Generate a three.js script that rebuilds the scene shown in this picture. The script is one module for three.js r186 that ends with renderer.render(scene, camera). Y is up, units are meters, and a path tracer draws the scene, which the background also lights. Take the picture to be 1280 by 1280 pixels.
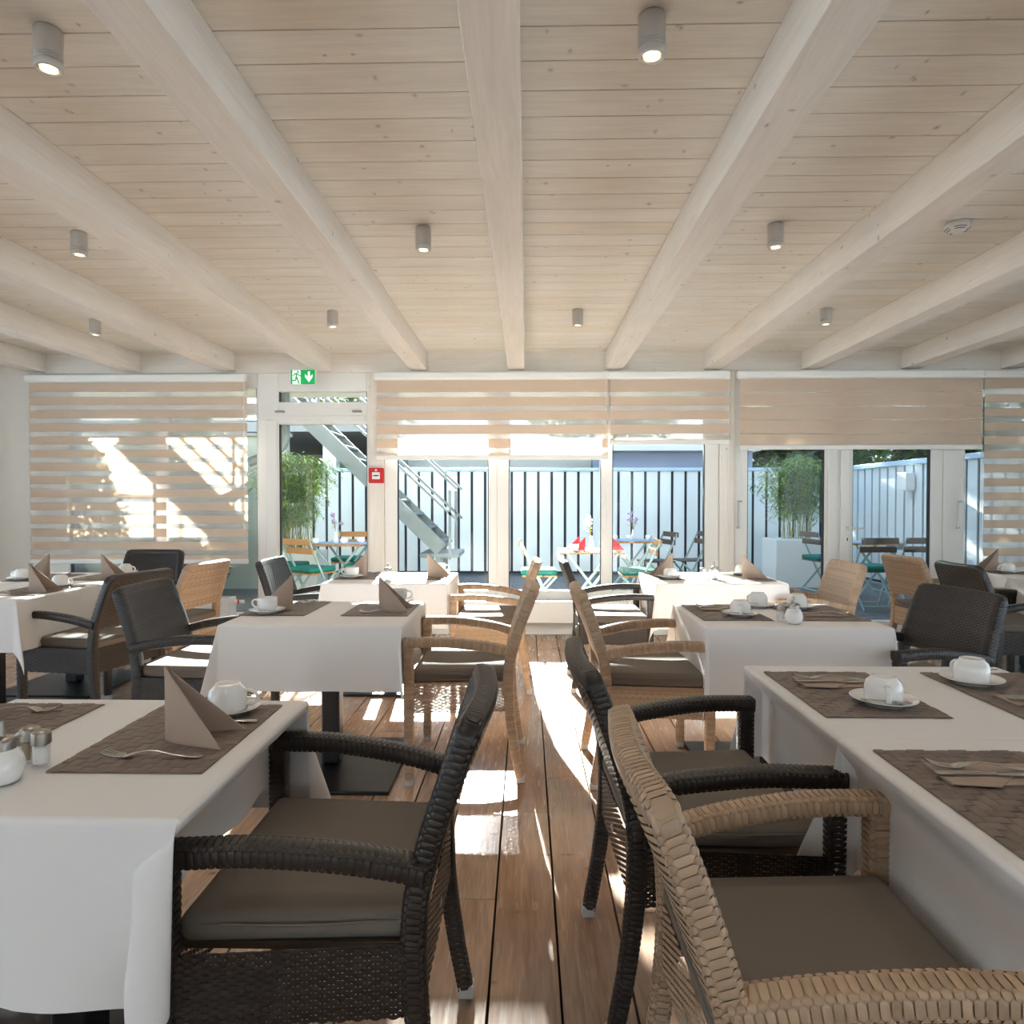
import * as THREE from 'three';
import { mergeGeometries } from 'three/addons/utils/BufferGeometryUtils.js';
import { RoundedBoxGeometry } from 'three/addons/geometries/RoundedBoxGeometry.js';
import { RectAreaLightUniformsLib } from 'three/addons/lights/RectAreaLightUniformsLib.js';

// ───────────────────────── camera, sky, sun, exposure ─────────────────────────
RectAreaLightUniformsLib.init();
const scene = new THREE.Scene();
const EYE = 1.25, FOCAL = 853;                                   // focal length in pixels of the 1280-pixel frame
const camera = new THREE.PerspectiveCamera(2 * Math.atan(640 / FOCAL) * 180 / Math.PI, 1, 0.02, 200);
camera.rotation.order = 'YXZ';
camera.position.set(0, EYE, 0);
camera.rotation.set(-Math.atan(15 / FOCAL), Math.atan(18 / FOCAL), 0);
scene.add(camera);
const renderer = new THREE.WebGLRenderer({ antialias: true });
renderer.toneMapping = THREE.LinearToneMapping;
renderer.toneMappingExposure = 1.6;
renderer.shadowMap.enabled = true;

const SKY = 1.3, SUN = 42;
{ // clear late-morning sky: pale at the horizon, blue above
  const w = 64, h = 32, d = new Float32Array(w * h * 4);
  for (let y = 0; y < h; y++) {
    const e = Math.max(0, Math.sin(((y + 0.5) / h - 0.5) * Math.PI)), t = Math.pow(e, 0.55);
    for (let x = 0; x < w; x++) d.set([0.9 - 0.47 * t, 0.98 - 0.3 * t, 1.1 + 0.04 * t, 1], (y * w + x) * 4);
  }
  const sky = new THREE.DataTexture(d, w, h, THREE.RGBAFormat, THREE.FloatType);
  sky.mapping = THREE.EquirectangularReflectionMapping; sky.magFilter = THREE.LinearFilter; sky.needsUpdate = true;
  scene.background = sky; scene.environment = sky;
  scene.backgroundIntensity = SKY; scene.environmentIntensity = SKY;
}
const sun = new THREE.DirectionalLight(new THREE.Color(1, 0.99, 0.97), SUN);
sun.position.set(-1.27, 4.7, -14); sun.target.position.set(0, 0, -2);
sun.castShadow = true; sun.shadow.mapSize.set(2048, 2048);
Object.assign(sun.shadow.camera, { left: -14, right: 14, top: 14, bottom: -14, near: 0.1, far: 60 });
scene.add(sun, sun.target);

// ───────────────────────── helpers ─────────────────────────
const V = (x, y, z) => new THREE.Vector3(x, y, z);
let seedState = 7;
function rnd() { seedState = (seedState * 1664525 + 1013904223) >>> 0; return seedState / 4294967296; }
const rr = (a, b) => a + (b - a) * rnd();
function hash(x, y) { let n = Math.imul(x | 0, 374761393) + Math.imul(y | 0, 668265263); n = Math.imul(n ^ (n >>> 13), 1274126177); return ((n ^ (n >>> 16)) >>> 0) / 4294967296; }
function vnoise(x, y, px, py) {                                   // value noise that repeats after px, py cells
  const x0 = Math.floor(x), y0 = Math.floor(y), fx = x - x0, fy = y - y0, s = fx * fx * (3 - 2 * fx), t = fy * fy * (3 - 2 * fy);
  const m = (a, b) => ((a % b) + b) % b, h = (i, j) => hash(m(i, px), m(j, py) + 977);
  return (h(x0, y0) * (1 - s) + h(x0 + 1, y0) * s) * (1 - t) + (h(x0, y0 + 1) * (1 - s) + h(x0 + 1, y0 + 1) * s) * t;
}
const used = {};
function numbered(name) { const n = used[name] = (used[name] ?? -1) + 1; return n ? name + '_' + String(n).padStart(3, '0') : name; }
function shade(o) { o.castShadow = o.receiveShadow = true; return o; }
function part(name, geo, mat, parent, label) {
  const m = shade(new THREE.Mesh(geo, mat)); m.name = name; parent.add(m);
  if (label) m.userData.label = label;
  return m;
}
function tag(o, label, category, group) { Object.assign(o.userData, { label, category }); if (group) o.userData.group = group; return o; }
function thing(name, label, category, pos = [0, 0, 0], turn = 0, group) {
  const g = new THREE.Group(); g.name = numbered(name); g.position.set(...pos); g.rotation.y = turn; scene.add(g);
  return tag(g, label, category, group);
}
function solo(name, geo, mat, label, category, pos = [0, 0, 0], turn = 0, group) {
  const m = part(numbered(name), geo, mat, scene); m.position.set(...pos); m.rotation.y = turn;
  return tag(m, label, category, group);
}
function copyOf(src, label, pos, turn = 0, group) {
  const c = src.clone(); c.name = numbered(src.name.replace(/_\d{3}$/, '')); c.position.set(...pos); c.rotation.set(0, turn, 0); scene.add(c);
  c.userData = { ...src.userData, label }; if (group) c.userData.group = group;
  return c;
}
function structure(name) { const g = new THREE.Group(); g.name = name; g.userData.kind = 'structure'; scene.add(g); return g; }

class MB {                                                        // collects indexed patches
  constructor() { this.p = []; this.i = []; this.c = []; this.t = []; }
  grid(nu, nv, f, { wrapU = false, flip = false } = {}) {
    const b = this.p.length / 3, cols = wrapU ? nu : nu + 1;
    for (let j = 0; j <= nv; j++) for (let i = 0; i < cols; i++) {
      const q = f(i, j); this.p.push(q[0], q[1], q[2]); const c = q[3] ?? 1; this.c.push(c, c, c); this.t.push(q[4] ?? 0, q[5] ?? 0);
    }
    for (let j = 0; j < nv; j++) for (let i = 0; i < nu; i++) {
      const a = b + j * cols + i, d = b + j * cols + (i + 1) % cols, e = a + cols, g = d + cols;
      if (flip) this.i.push(a, e, d, d, e, g); else this.i.push(a, d, e, d, g, e);
    }
    return this;
  }
  fan(center, ring, flip) {
    const b = this.p.length / 3; this.p.push(center.x, center.y, center.z); this.c.push(1, 1, 1); this.t.push(0, 0);
    for (const q of ring) { this.p.push(q.x, q.y, q.z); this.c.push(1, 1, 1); this.t.push(0, 0); }
    for (let k = 0; k < ring.length; k++) { const m = b + 1 + k, n = b + 1 + (k + 1) % ring.length; if (flip) this.i.push(b, n, m); else this.i.push(b, m, n); }
    return this;
  }
  add(g) {
    const b = this.p.length / 3, a = g.attributes.position, ix = g.index;
    for (let k = 0; k < a.count; k++) { this.p.push(a.getX(k), a.getY(k), a.getZ(k)); this.c.push(1, 1, 1); this.t.push(0, 0); }
    if (ix) for (let k = 0; k < ix.count; k++) this.i.push(b + ix.getX(k)); else for (let k = 0; k < a.count; k++) this.i.push(b + k);
    return this;
  }
  geo(colors = false, uvs = false) {
    const g = new THREE.BufferGeometry();
    g.setAttribute('position', new THREE.Float32BufferAttribute(this.p, 3));
    if (colors) g.setAttribute('color', new THREE.Float32BufferAttribute(this.c, 3));
    if (uvs) g.setAttribute('uv', new THREE.Float32BufferAttribute(this.t, 2));
    g.setIndex(this.i); g.computeVertexNormals(); return g;
  }
}
const merge = (list) => mergeGeometries(list.map((g) => { const n = g.index ? g.toNonIndexed() : g; for (const k of Object.keys(n.attributes)) if (!['position', 'normal', 'uv'].includes(k)) n.deleteAttribute(k); if (!n.attributes.uv) n.setAttribute('uv', new THREE.Float32BufferAttribute(new Float32Array(n.attributes.position.count * 2), 2)); return n; }));
const box = (x0, x1, y0, y1, z0, z1) => new THREE.BoxGeometry(x1 - x0, y1 - y0, z1 - z0).translate((x0 + x1) / 2, (y0 + y1) / 2, (z0 + z1) / 2);
function rbox(x0, x1, y0, y1, z0, z1, r = 0.004, s = 2) { const a = x1 - x0, b = y1 - y0, c = z1 - z0; return new RoundedBoxGeometry(a, b, c, s, Math.min(r, a / 2.1, b / 2.1, c / 2.1)).translate((x0 + x1) / 2, (y0 + y1) / 2, (z0 + z1) / 2); }
function uvBox(x0, x1, y0, y1, z0, z1, along, ou = 0, ov = 0, chamfer = 0) { // box with uv in metres, u runs along the grain ('x', 'y' or 'z'); chamfer trims the lower/upper long edges
  const g = chamfer ? rbox(x0, x1, y0, y1, z0, z1, chamfer, 1) : box(x0, x1, y0, y1, z0, z1), p = g.attributes.position, n = g.attributes.normal, uv = new Float32Array(p.count * 2);
  for (let k = 0; k < p.count; k++) {
    const q = { x: p.getX(k), y: p.getY(k), z: p.getZ(k) }, m = { x: Math.abs(n.getX(k)), y: Math.abs(n.getY(k)), z: Math.abs(n.getZ(k)) };
    const rest = ['x', 'y', 'z'].filter((a) => a !== along), face = m[rest[0]] >= m[rest[1]] ? rest[0] : rest[1], other = rest.find((a) => a !== face);
    uv[2 * k] = q[along] + ou; uv[2 * k + 1] = q[other] + ov + (m[along] > 0.9 ? q[face] : 0);
  }
  g.setAttribute('uv', new THREE.BufferAttribute(uv, 2)); return g;
}
function bar(a, b, w, t, ref = V(0, 0, 1)) {                        // straight bar between two points, w across ref, t the other way
  const d = b.clone().sub(a), L = d.length(), y = d.clone().normalize(), z = ref.clone().sub(y.clone().multiplyScalar(ref.dot(y))).normalize(), x = y.clone().cross(z);
  return new THREE.BoxGeometry(t, L, w).applyMatrix4(new THREE.Matrix4().makeBasis(x, y, z)).translate((a.x + b.x) / 2, (a.y + b.y) / 2, (a.z + b.z) / 2);
}
const tube = (pts, r, n = 24, m = 8) => new THREE.TubeGeometry(new THREE.CatmullRomCurve3(pts), n, r, m, false);
const lathe = (pts, n = 32) => new THREE.LatheGeometry(pts.map(([x, y]) => new THREE.Vector2(x, y)), n);

// ───────────────────────── textures and materials ─────────────────────────
function texture(w, h, f, srgb = true) {
  const d = new Uint8Array(w * h * 4);
  for (let y = 0; y < h; y++) for (let x = 0; x < w; x++) { const c = f(x / w, y / h); d[(y * w + x) * 4] = c[0]; d[(y * w + x) * 4 + 1] = c[1]; d[(y * w + x) * 4 + 2] = c[2]; d[(y * w + x) * 4 + 3] = 255; }
  const t = new THREE.DataTexture(d, w, h); t.wrapS = t.wrapT = THREE.RepeatWrapping; t.magFilter = THREE.LinearFilter; t.minFilter = THREE.LinearMipmapLinearFilter;
  if (srgb) t.colorSpace = THREE.SRGBColorSpace;
  t.needsUpdate = true; return t;
}
function woodTexture(w, h, base, dark, { grain, patch, knots, tone, seed, size = 1 }) {
  const K = []; let s = seed; const r = () => { s = (s * 1664525 + 1013904223) >>> 0; return s / 4294967296; };
  for (let k = 0; k < knots; k++) K.push([r(), r(), (0.0016 + 0.004 * r()) * size, (0.005 + 0.011 * r()) * size, 0.25 + 0.55 * r()]);
  return texture(w, h, (u, v) => {
    const warp = 0.9 * vnoise(u * 6, v * 8, 6, 8);
    let g = vnoise(u * 10, v * 90 + warp * 4, 10, 90) * 0.5 + vnoise(u * 40, v * 220 + warp * 3, 40, 220) * 0.5;
    const p = vnoise(u * 5, v * 7, 5, 7) * 0.6 + vnoise(u * 17, v * 19, 17, 19) * 0.4;
    let m = grain * (g - 0.5) + patch * (p - 0.5), kn = 0;
    for (const [ku, kv, ru, rv, a] of K) { let du = Math.abs(u - ku), dv = Math.abs(v - kv); du = Math.min(du, 1 - du) / ru; dv = Math.min(dv, 1 - dv) / rv; const q = du * du + dv * dv; if (q < 9) kn = Math.max(kn, a * Math.exp(-q * 1.3)); }
    const q = vnoise(u * 3 + 9, v * 3 + 4, 3, 3);
    return [0, 1, 2].map((c) => Math.max(0, Math.min(255, (base[c] + tone[c] * (q - 0.5)) * (1 + m) * (1 - kn) + dark[c] * kn)));
  });
}
const scaled = (t, su, sv) => { const c = t.clone(); c.repeat.set(1 / su, 1 / sv); c.needsUpdate = true; return c; };
const ceilingWood = scaled(woodTexture(1024, 512, [229, 223, 212], [150, 136, 122], { grain: 0.07, patch: 0.06, knots: 40, tone: [4, 8, 14], seed: 11 }), 2.4, 0.93);
const beamWood = scaled(woodTexture(1024, 512, [228, 220, 210], [156, 140, 128], { grain: 0.06, patch: 0.06, knots: 16, tone: [2, 6, 10], seed: 23 }), 2.8, 0.9);
const deckWood = scaled(woodTexture(1024, 1024, [170, 135, 108], [88, 62, 48], { grain: 0.26, patch: 0.26, knots: 24, tone: [16, 26, 32], seed: 5, size: 1.5 }), 2.1, 1.1);
const deckRough = scaled(texture(256, 256, (u, v) => { const g = 95 + 70 * vnoise(u * 12, v * 90, 12, 90); return [g, g, g]; }, false), 1.2, 0.6);
const slateNoise = texture(256, 256, (u, v) => { const g = 196 + 40 * vnoise(u * 30, v * 30, 30, 30) + 18 * vnoise(u * 90, v * 90, 90, 90); return [g, g, g]; });
const linenBump = scaled(texture(256, 256, (u, v) => { const g = 128 + 60 * Math.sin(u * 128 * Math.PI) * Math.sin(v * 128 * Math.PI) + 30 * (hash(u * 256, v * 256) - 0.5); return [g, g, g]; }, false), 0.12, 0.12);

const std = (color, roughness = 0.6, extra = {}) => new THREE.MeshStandardMaterial({ color, roughness, ...extra });
const phys = (color, roughness, extra = {}) => new THREE.MeshPhysicalMaterial({ color, roughness, ...extra });
const C = (r, g, b) => new THREE.Color().setRGB(r, g, b);
const M = {
  ceiling: std(0xffffff, 0.6, { map: ceilingWood }),
  beam: std(0xffffff, 0.55, { map: beamWood }),
  groove: std(0x8d7a66, 0.9),
  deck: std(0xffffff, 0.45, { map: deckWood, roughnessMap: deckRough }),
  deckBlack: std(0x16120f, 0.9),
  plaster: std(0xe4dfd8, 0.9),
  frame: std(0xe6e4df, 0.35),
  gasket: std(0x30343a, 0.7),
  glass: phys(C(0.95, 0.985, 0.98), 0, { transmission: 1, thickness: 0, ior: 1.5, specularIntensity: 0.18 }),
  band: phys(C(0.87, 0.73, 0.6), 0.95, { transmission: 0.52, thickness: 0, side: THREE.DoubleSide }),
  sheer: std(C(0.85, 0.82, 0.78), 0.9, { transparent: true, opacity: 0.32, side: THREE.DoubleSide }),
  white: std(0xe9e8e4, 0.4),
  tan: std(C(0.45, 0.31, 0.2), 0.42, { vertexColors: true }),
  dark: std(C(0.026, 0.020, 0.0165), 0.34, { vertexColors: true }),
  core: std(0x7a6a58, 0.9),
  cap: std(0xc9c7c2, 0.35, { metalness: 0.3 }),
  cushion: std(0x746a5f, 0.85),
  badge: std(0xb9b5aa, 0.35, { metalness: 0.6 }),
  linen: std(0xe9e6e4, 0.82, { bumpMap: linenBump, bumpScale: 0.0002, side: THREE.DoubleSide }),
  black: std(0x0e0e10, 0.4),
  mat: std(C(0.2, 0.15, 0.124), 0.5, { vertexColors: true }),
  napkin: std(0xac9686, 0.9, { side: THREE.DoubleSide }),
  china: phys(0xf1efec, 0.12, { clearcoat: 0.6, clearcoatRoughness: 0.05 }),
  steel: std(0xc4c0ba, 0.18, { metalness: 1 }),
  brushed: std(0xa8a29a, 0.36, { metalness: 1 }),
  salt: std(0xf1f0ec, 0.95), pepper: std(0x8a7c5e, 0.95), sugar: std(0xf3efe7, 0.9),
  jar: phys(0xffffff, 0.02, { transmission: 1, thickness: 0, ior: 1.5 }),
  alu: std(0xc8c4bf, 0.42, { metalness: 0.15 }),
  bulb: std(0x000000, 0.5, { emissive: C(1, 0.78, 0.4), emissiveIntensity: 3.5 }),
  green: std(0x00a651, 0.5, { emissive: C(0, 0.35, 0.1), emissiveIntensity: 0.25 }), signWhite: std(0xf2f8f4, 0.5, { emissive: C(0.5, 0.6, 0.55), emissiveIntensity: 0.4 }),
  red: std(0xc8141c, 0.45), ink: std(0x2c2a2a, 0.7),
  fence: std(0xe0e6e4, 0.5), post: std(0x2d3138, 0.7), flash: std(0xb9cfdc, 0.35),
  gardenWall: std(0xb4bbb1, 0.9), galv: std(0x7c8383, 0.5, { metalness: 0.3 }), concrete: std(0xa9a8a4, 0.9),
  paver: std(0x7d7c79, 0.85, { map: slateNoise }), joint: std(0x5e5b56, 0.95),
  leaf: phys(0x83a038, 0.7, { transmission: 0.34, thickness: 0, side: THREE.DoubleSide, vertexColors: true }),
  treeLeaf: phys(0x4e6b2c, 0.6, { transmission: 0.3, thickness: 0, side: THREE.DoubleSide, vertexColors: true }),
  stalk: std(0x8d8a3a, 0.6), bark: std(0x57463a, 0.9), soil: std(0x43362b, 1),
  planter: std(0xd6d6d0, 0.7), slat: std(0xb07d49, 0.55), slatDark: std(0x5a463a, 0.6), bistro: std(0x9fb5ad, 0.45, { metalness: 0.2 }),
  teal: std(0x0f6a5c, 0.85), blueCloth: std(0x8fb4d4, 0.85), redPaper: std(0xc8202c, 0.8), lilac: std(0xb49ac4, 0.8), soffit: std(0xe3dcc8, 0.8),
  render: std(0x7a7f86, 0.9), gravel: std(0xb6b9bc, 0.95), roof: std(0x55575c, 0.8), shed: std(0x9aa4b6, 0.8), pane: std(0x35424c, 0.1),
};

// ───────────────────────── the setting ─────────────────────────
const ZB = -6.35, XL = -5.05, XR = 5.4, ZR = 6.4, CEIL = 2.61, BEAM = 2.44;
{ // floor of narrow wood boards with open joints, each board a piece
  const f = structure('floor');
  part('subfloor', box(XL - 0.2, XR + 0.2, -0.3, -0.028, ZB - 0.15, ZR + 0.2), M.deckBlack, f);
  const W = 0.183, gap = 0.006, rest = [];
  for (let c = -28; c < 31; c++) {
    const x0 = -0.092 + c * W, x1 = x0 + W - gap; if (x1 < XL || x0 > XR) continue;
    let z = ZB; const first = 0.5 + 1.7 * hash(c, 3);
    for (let k = 0; z < ZR; k++) {
      const L = k ? 2.2 : first, z1 = Math.min(z + L, ZR), dy = -0.0015 * hash(c, k);
      const g = uvBox(Math.max(x0, XL), Math.min(x1, XR), -0.028, dy, z + 0.0006, z1 - 0.0006, 'z', 7.3 * hash(c, k + 40), 3.1 * hash(c, k + 80), 0.002);
      if (z < -0.2 && Math.abs(x0) < -z * 0.80 + 0.35) part('board', g, M.deck, f); else rest.push(g);
      z = z1;
    }
  }
  part('far_boards', merge(rest), M.deck, f).userData.kind = 'stuff';
}
{ // ceiling: whitewashed boards across, beams along
  const c = structure('ceiling');
  part('roof_slab', box(XL - 1.3, XR + 1.3, CEIL + 0.022, CEIL + 0.3, ZB - 1.45, ZR + 0.6), M.groove, c);
  const P = 0.1545, rest = [];
  for (let r = 0; r < 90; r++) {
    const z0 = -6.31 + r * P, z1 = z0 + P - 0.0035; if (z1 > ZR) break;
    const cuts = [XL, -3.67 + 0.893 * (r % 3), 0.80 + 0.893 * ((r * 2) % 3), XR];
    for (let k = 0; k < 3; k++) {
      const g = uvBox(cuts[k], cuts[k + 1], CEIL, CEIL + 0.022, z0, z1, 'x', 5.7 * hash(r, k), 3.3 * hash(r, k + 9), 0.0022);
      if (z0 < -1.6) part('board', g, M.ceiling, c); else rest.push(g);
    }
  }
  part('far_boards', merge(rest), M.ceiling, c).userData.kind = 'stuff';
  for (let k = -5; k < 7; k++) {
    const x = -0.093 + 0.893 * k; if (x > XR - 0.1) continue;
    part('beam', uvBox(x - 0.075, x + 0.075, BEAM, CEIL, ZB + 0.05, ZR, 'z', 1.7 * k, 0.37 * k, 0.004), M.beam, c);
  }
  part('lintel', uvBox(XL, XR, BEAM - 0.01, CEIL, ZB - 0.1, ZB + 0.048, 'x', 0.4, 0.2), M.beam, c);
  part('soffit', box(XL - 1.3, XR + 1.3, 2.42, 2.5, -7.74, ZB - 0.1), M.soffit, c);
  for (const [a, b] of [[XL - 1.3, XL - 0.2], [XR + 0.2, XR + 1.3]]) part('soffit', box(a, b, 2.45, 2.52, ZB - 0.1, ZR + 0.6), M.soffit, c);
  part('fascia', box(XL - 1.32, XR + 1.32, 2.42, CEIL + 0.32, -7.78, -7.74), M.white, c);
}
function wallBox(name, x0, x1, y0, y1, z0, z1, mat = M.plaster) { const w = structure(name); part('wall_panel', box(x0, x1, y0, y1, z0, z1), mat, w); return w; }
for (const [name, a, b] of [['wall_left', XL - 0.2, XL], ['wall_right', XR, XR + 0.2]]) {  // glazed for most of their length
  const w = structure(name), z0 = a < 0 ? -5.5 : -4.1, z1 = ZR - 0.2, seg = (z1 - z0) / 5;
  part('wall_panel', box(a, b, -0.3, CEIL + 0.02, ZB - 0.15, z0), M.plaster, w); part('wall_panel', box(a, b, -0.3, CEIL + 0.02, z1, ZR + 0.2), M.plaster, w);
  part('wall_panel', box(a, b, -0.3, 0.2, z0, z1), M.plaster, w); part('wall_panel', box(a, b, BEAM - 0.02, CEIL + 0.02, z0, z1), M.plaster, w);
  for (let k = 0; k < 5; k++) { part('stile', box(a + 0.05, b - 0.05, 0.2, BEAM - 0.02, z0 + k * seg, z0 + k * seg + 0.12), M.frame, w); part('pane', box((a + b) / 2 - 0.005, (a + b) / 2 + 0.005, 0.2, BEAM - 0.02, z0 + k * seg + 0.12, z0 + (k + 1) * seg), M.glass, w); }
}
const wallBack = structure('wall_back');
part('wall_panel', box(XL, -4.65, 0, BEAM - 0.01, ZB - 0.1, ZB + 0.05), M.plaster, wallBack);
for (const [a, b] of [[-1.458, -1.318], [1.77, 1.905]]) part('post', uvBox(a, b, 0, BEAM - 0.01, ZB - 0.08, ZB + 0.06, 'y', a, 0.3, 0.004), M.beam, wallBack);
part('post', uvBox(XL + 0.002, XL + 0.1, 0, BEAM - 0.01, ZB + 0.05, ZB + 0.15, 'y', 0.9, 0.1, 0.004), M.beam, wallBack);
// glazed units: stiles and rails are parts, each pane another
function glazing(name, xs, rails, { depth = 0.07, z = ZB, low = 0 } = {}) {   // xs: alternating stile/pane edges; rails: [y0, y1] pairs of the panes
  const w = structure(name), y0 = low, y1 = BEAM - 0.01, zf = z - depth / 2, zb = z + depth / 2;
  for (let k = 0; k < xs.length; k += 2) part('stile', rbox(xs[k], xs[k + 1], y0, y1, zf, zb, 0.006), M.frame, w);
  for (let k = 1; k + 1 < xs.length; k += 2) {
    const a = xs[k], b = xs[k + 1]; let y = y0;
    for (const [p, q] of [...rails, [y1, y1]]) {
      if (p - y > 0.01) part('rail', rbox(a, b, y, p, zf, zb, 0.006), M.frame, w);
      if (q > p) {
        part('pane', box(a, b, p, q, z - 0.006, z + 0.006), M.glass, w);
        const g = 0.008; part('gasket', merge([box(a, a + g, p, q, z - 0.02, z + 0.02), box(b - g, b, p, q, z - 0.02, z + 0.02)]), M.gasket, w);
      }
      y = q;
    }
  }
  return w;
}
glazing('window_1', [-4.648, -4.29, -3.46, -3.352, -2.51, -2.502], [[0.19, 2.05], [2.15, 2.29]]);
const door1 = glazing('door_1', [-2.5, -2.305, -1.48, -1.46], [[0.16, 1.953], [2.16, 2.255]]);
for (const x of [-2.29, -1.57]) part('latch', rbox(x - 0.045, x + 0.045, 2.062, 2.08, ZB + 0.03, ZB + 0.06, 0.008), M.brushed, door1);
part('leaf_frame', merge([rbox(-2.46, -1.5, 1.985, 2.03, ZB + 0.034, ZB + 0.048, 0.004), rbox(-2.42, -2.32, 0.05, 2.0, ZB + 0.034, ZB + 0.048, 0.004)]), M.frame, door1);
glazing('window_2', [-1.316, -1.2, -0.35, -0.164, 0.69, 0.793, 1.642, 1.768], [[0.41, 2.05], [2.15, 2.29]]);
const door2 = glazing('door_2', [1.907, 2.031, 2.734, 2.989, 3.694, 3.80], [[0.14, 2.25]]);
glazing('window_3', [3.802, 3.999, 5.18, XR], [[0.3, 2.25]]);
for (const [x, w] of [[2.76, 0.085], [2.87, 0.09]]) part('leaf_frame', rbox(x, x + w, 0.03, 2.3, ZB + 0.034, ZB + 0.05, 0.006), M.frame, door2);
for (const x of [0.71]) part('leaf_frame', rbox(-0.335, -0.27, 0.35, 2.1, ZB + 0.034, ZB + 0.046, 0.005), M.frame, scene.getObjectByName('window_2'));
{ const h = part('handle', merge([rbox(2.925, 3.06, 0.985, 1.003, ZB + 0.085, ZB + 0.105, 0.008), new THREE.CylinderGeometry(0.011, 0.011, 0.06, 16).rotateX(Math.PI / 2).translate(2.932, 0.994, ZB + 0.075), rbox(2.915, 2.95, 0.965, 1.023, ZB + 0.04, ZB + 0.055, 0.012)]), M.white, door2, 'white lever handle');
  part('lock', rbox(2.915, 2.95, 0.855, 0.925, ZB + 0.04, ZB + 0.054, 0.014), M.white, door2);
  part('keyhole', rbox(2.928, 2.937, 0.875, 0.905, ZB + 0.052, ZB + 0.056, 0.003), M.ink, door2); }
// the glazed street side behind the camera
{ const w = structure('wall_front');
  for (const [a, b, y0, y1] of [[XL, -4.3, -0.3, BEAM], [-2.3, -1.1, -0.3, BEAM], [0.9, 2.1, -0.3, BEAM], [4.1, XR, -0.3, BEAM], [-4.3, -2.3, -0.3, 0.8], [-1.1, 0.9, -0.3, 0.8], [2.1, 4.1, -0.3, 0.8]]) part('wall_panel', box(a, b, y0, y1, ZR, ZR + 0.2), M.plaster, w);
  part('wall_panel', box(XL, XR, BEAM - 0.01, CEIL, ZR, ZR + 0.2), M.plaster, w);
  for (const [k, x] of [[4, -4.3], [5, -1.1], [6, 2.1]]) { const g = glazing('window_' + k, [x, x + 0.08, x + 0.96, x + 1.04, x + 1.92, x + 2.0], [[0.9, 2.3]], { low: 0.8 }); g.position.z = ZR + 0.1 - ZB; } }

// ───────────────────────── blinds ─────────────────────────
function blind(label, x0, x1, top, bottom, bandH, sheerH, z, first, closed) {
  const t = thing('zebra_blind', label, 'blind', [(x0 + x1) / 2, 0, z]), w = x1 - x0;
  part('headrail', rbox(-w / 2 - 0.03, w / 2 + 0.0, top, top + 0.075, -0.03, 0.04, 0.02, 3), M.white, t);
  let y = top;
  const sheet = (a, b, zz) => box(-w / 2, w / 2, a, b, zz - 0.0006, zz + 0.0006);
  for (let k = 0; y > bottom + 0.02; k++) {
    const h = Math.min(k ? bandH : first, y - bottom - 0.015), bz = closed ? (k % 2 ? 0.004 : -0.004) : 0;
    part('fabric_band', sheet(y - h, y, bz), M.band, t); y -= h;
    const s = Math.min(sheerH, y - bottom - 0.012); if (s > 0.004) { part('sheer_band', sheet(y - s, y, bz), M.sheer, t); y -= s; } else if (y - bottom < 0.03) break;
  }
  part('pull_cord', merge([1, -1].map((q) => tube([V(w / 2 - 0.02, top, 0.03 + 0.006 * q), V(w / 2 - 0.02, 1.4, 0.032 + 0.006 * q), V(w / 2 - 0.02, 0.95, 0.032 + 0.002 * q)], 0.0016, 12, 5))), M.white, t);
  part('bottom_rail', rbox(-w / 2 - 0.004, w / 2 + 0.004, bottom - 0.022, bottom + 0.022, -0.008, 0.01, 0.008), M.white, t);
  return t;
}
blind('wide peach and sheer striped blind lowered to the sill beside the exit door', -4.615, -2.575, 2.335, 0.68, 0.077, 0.045, -6.255, 0.085);
blind('peach striped blind half raised over the two middle window panes', -1.375, 0.745, 2.345, 1.64, 0.084, 0.043, -6.25, 0.11);
blind('shortest striped blind, over the single pane beside the wooden post', 0.765, 1.85, 2.345, 1.778, 0.084, 0.043, -6.25, 0.11);
blind('closed peach blind with bands overlapping above the double glass door', 1.935, 4.1, 2.345, 1.727, 0.118, 0.006, -6.24, 0.12, true);
blind('striped blind hanging to table height beside the double glass door', 4.125, 5.3, 2.345, 0.5, 0.073, 0.053, -6.25, 0.09);
for (const [x, l] of [[1.96, 'wooden post'], [3.94, 'closed blind\'s far end']]) {
  const t = thing('window_crank', 'thin grey window crank rod hanging by the ' + l, 'crank', [x, 1.12, ZB + 0.085]);
  part('rod', merge([new THREE.CylinderGeometry(0.004, 0.004, 1.1, 8).translate(0, 0.67, 0), new THREE.CylinderGeometry(0.006, 0.006, 0.24, 8).translate(-0.03, 0.0, 0)]), M.white, t);
  part('handle', merge([rbox(-0.036, 0.006, 0.11, 0.125, -0.006, 0.006, 0.004), rbox(-0.036, -0.024, -0.12, 0.12, -0.006, 0.006, 0.004), rbox(-0.045, -0.015, -0.13, -0.11, -0.008, 0.008, 0.004)]), M.brushed, t);
}

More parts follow.
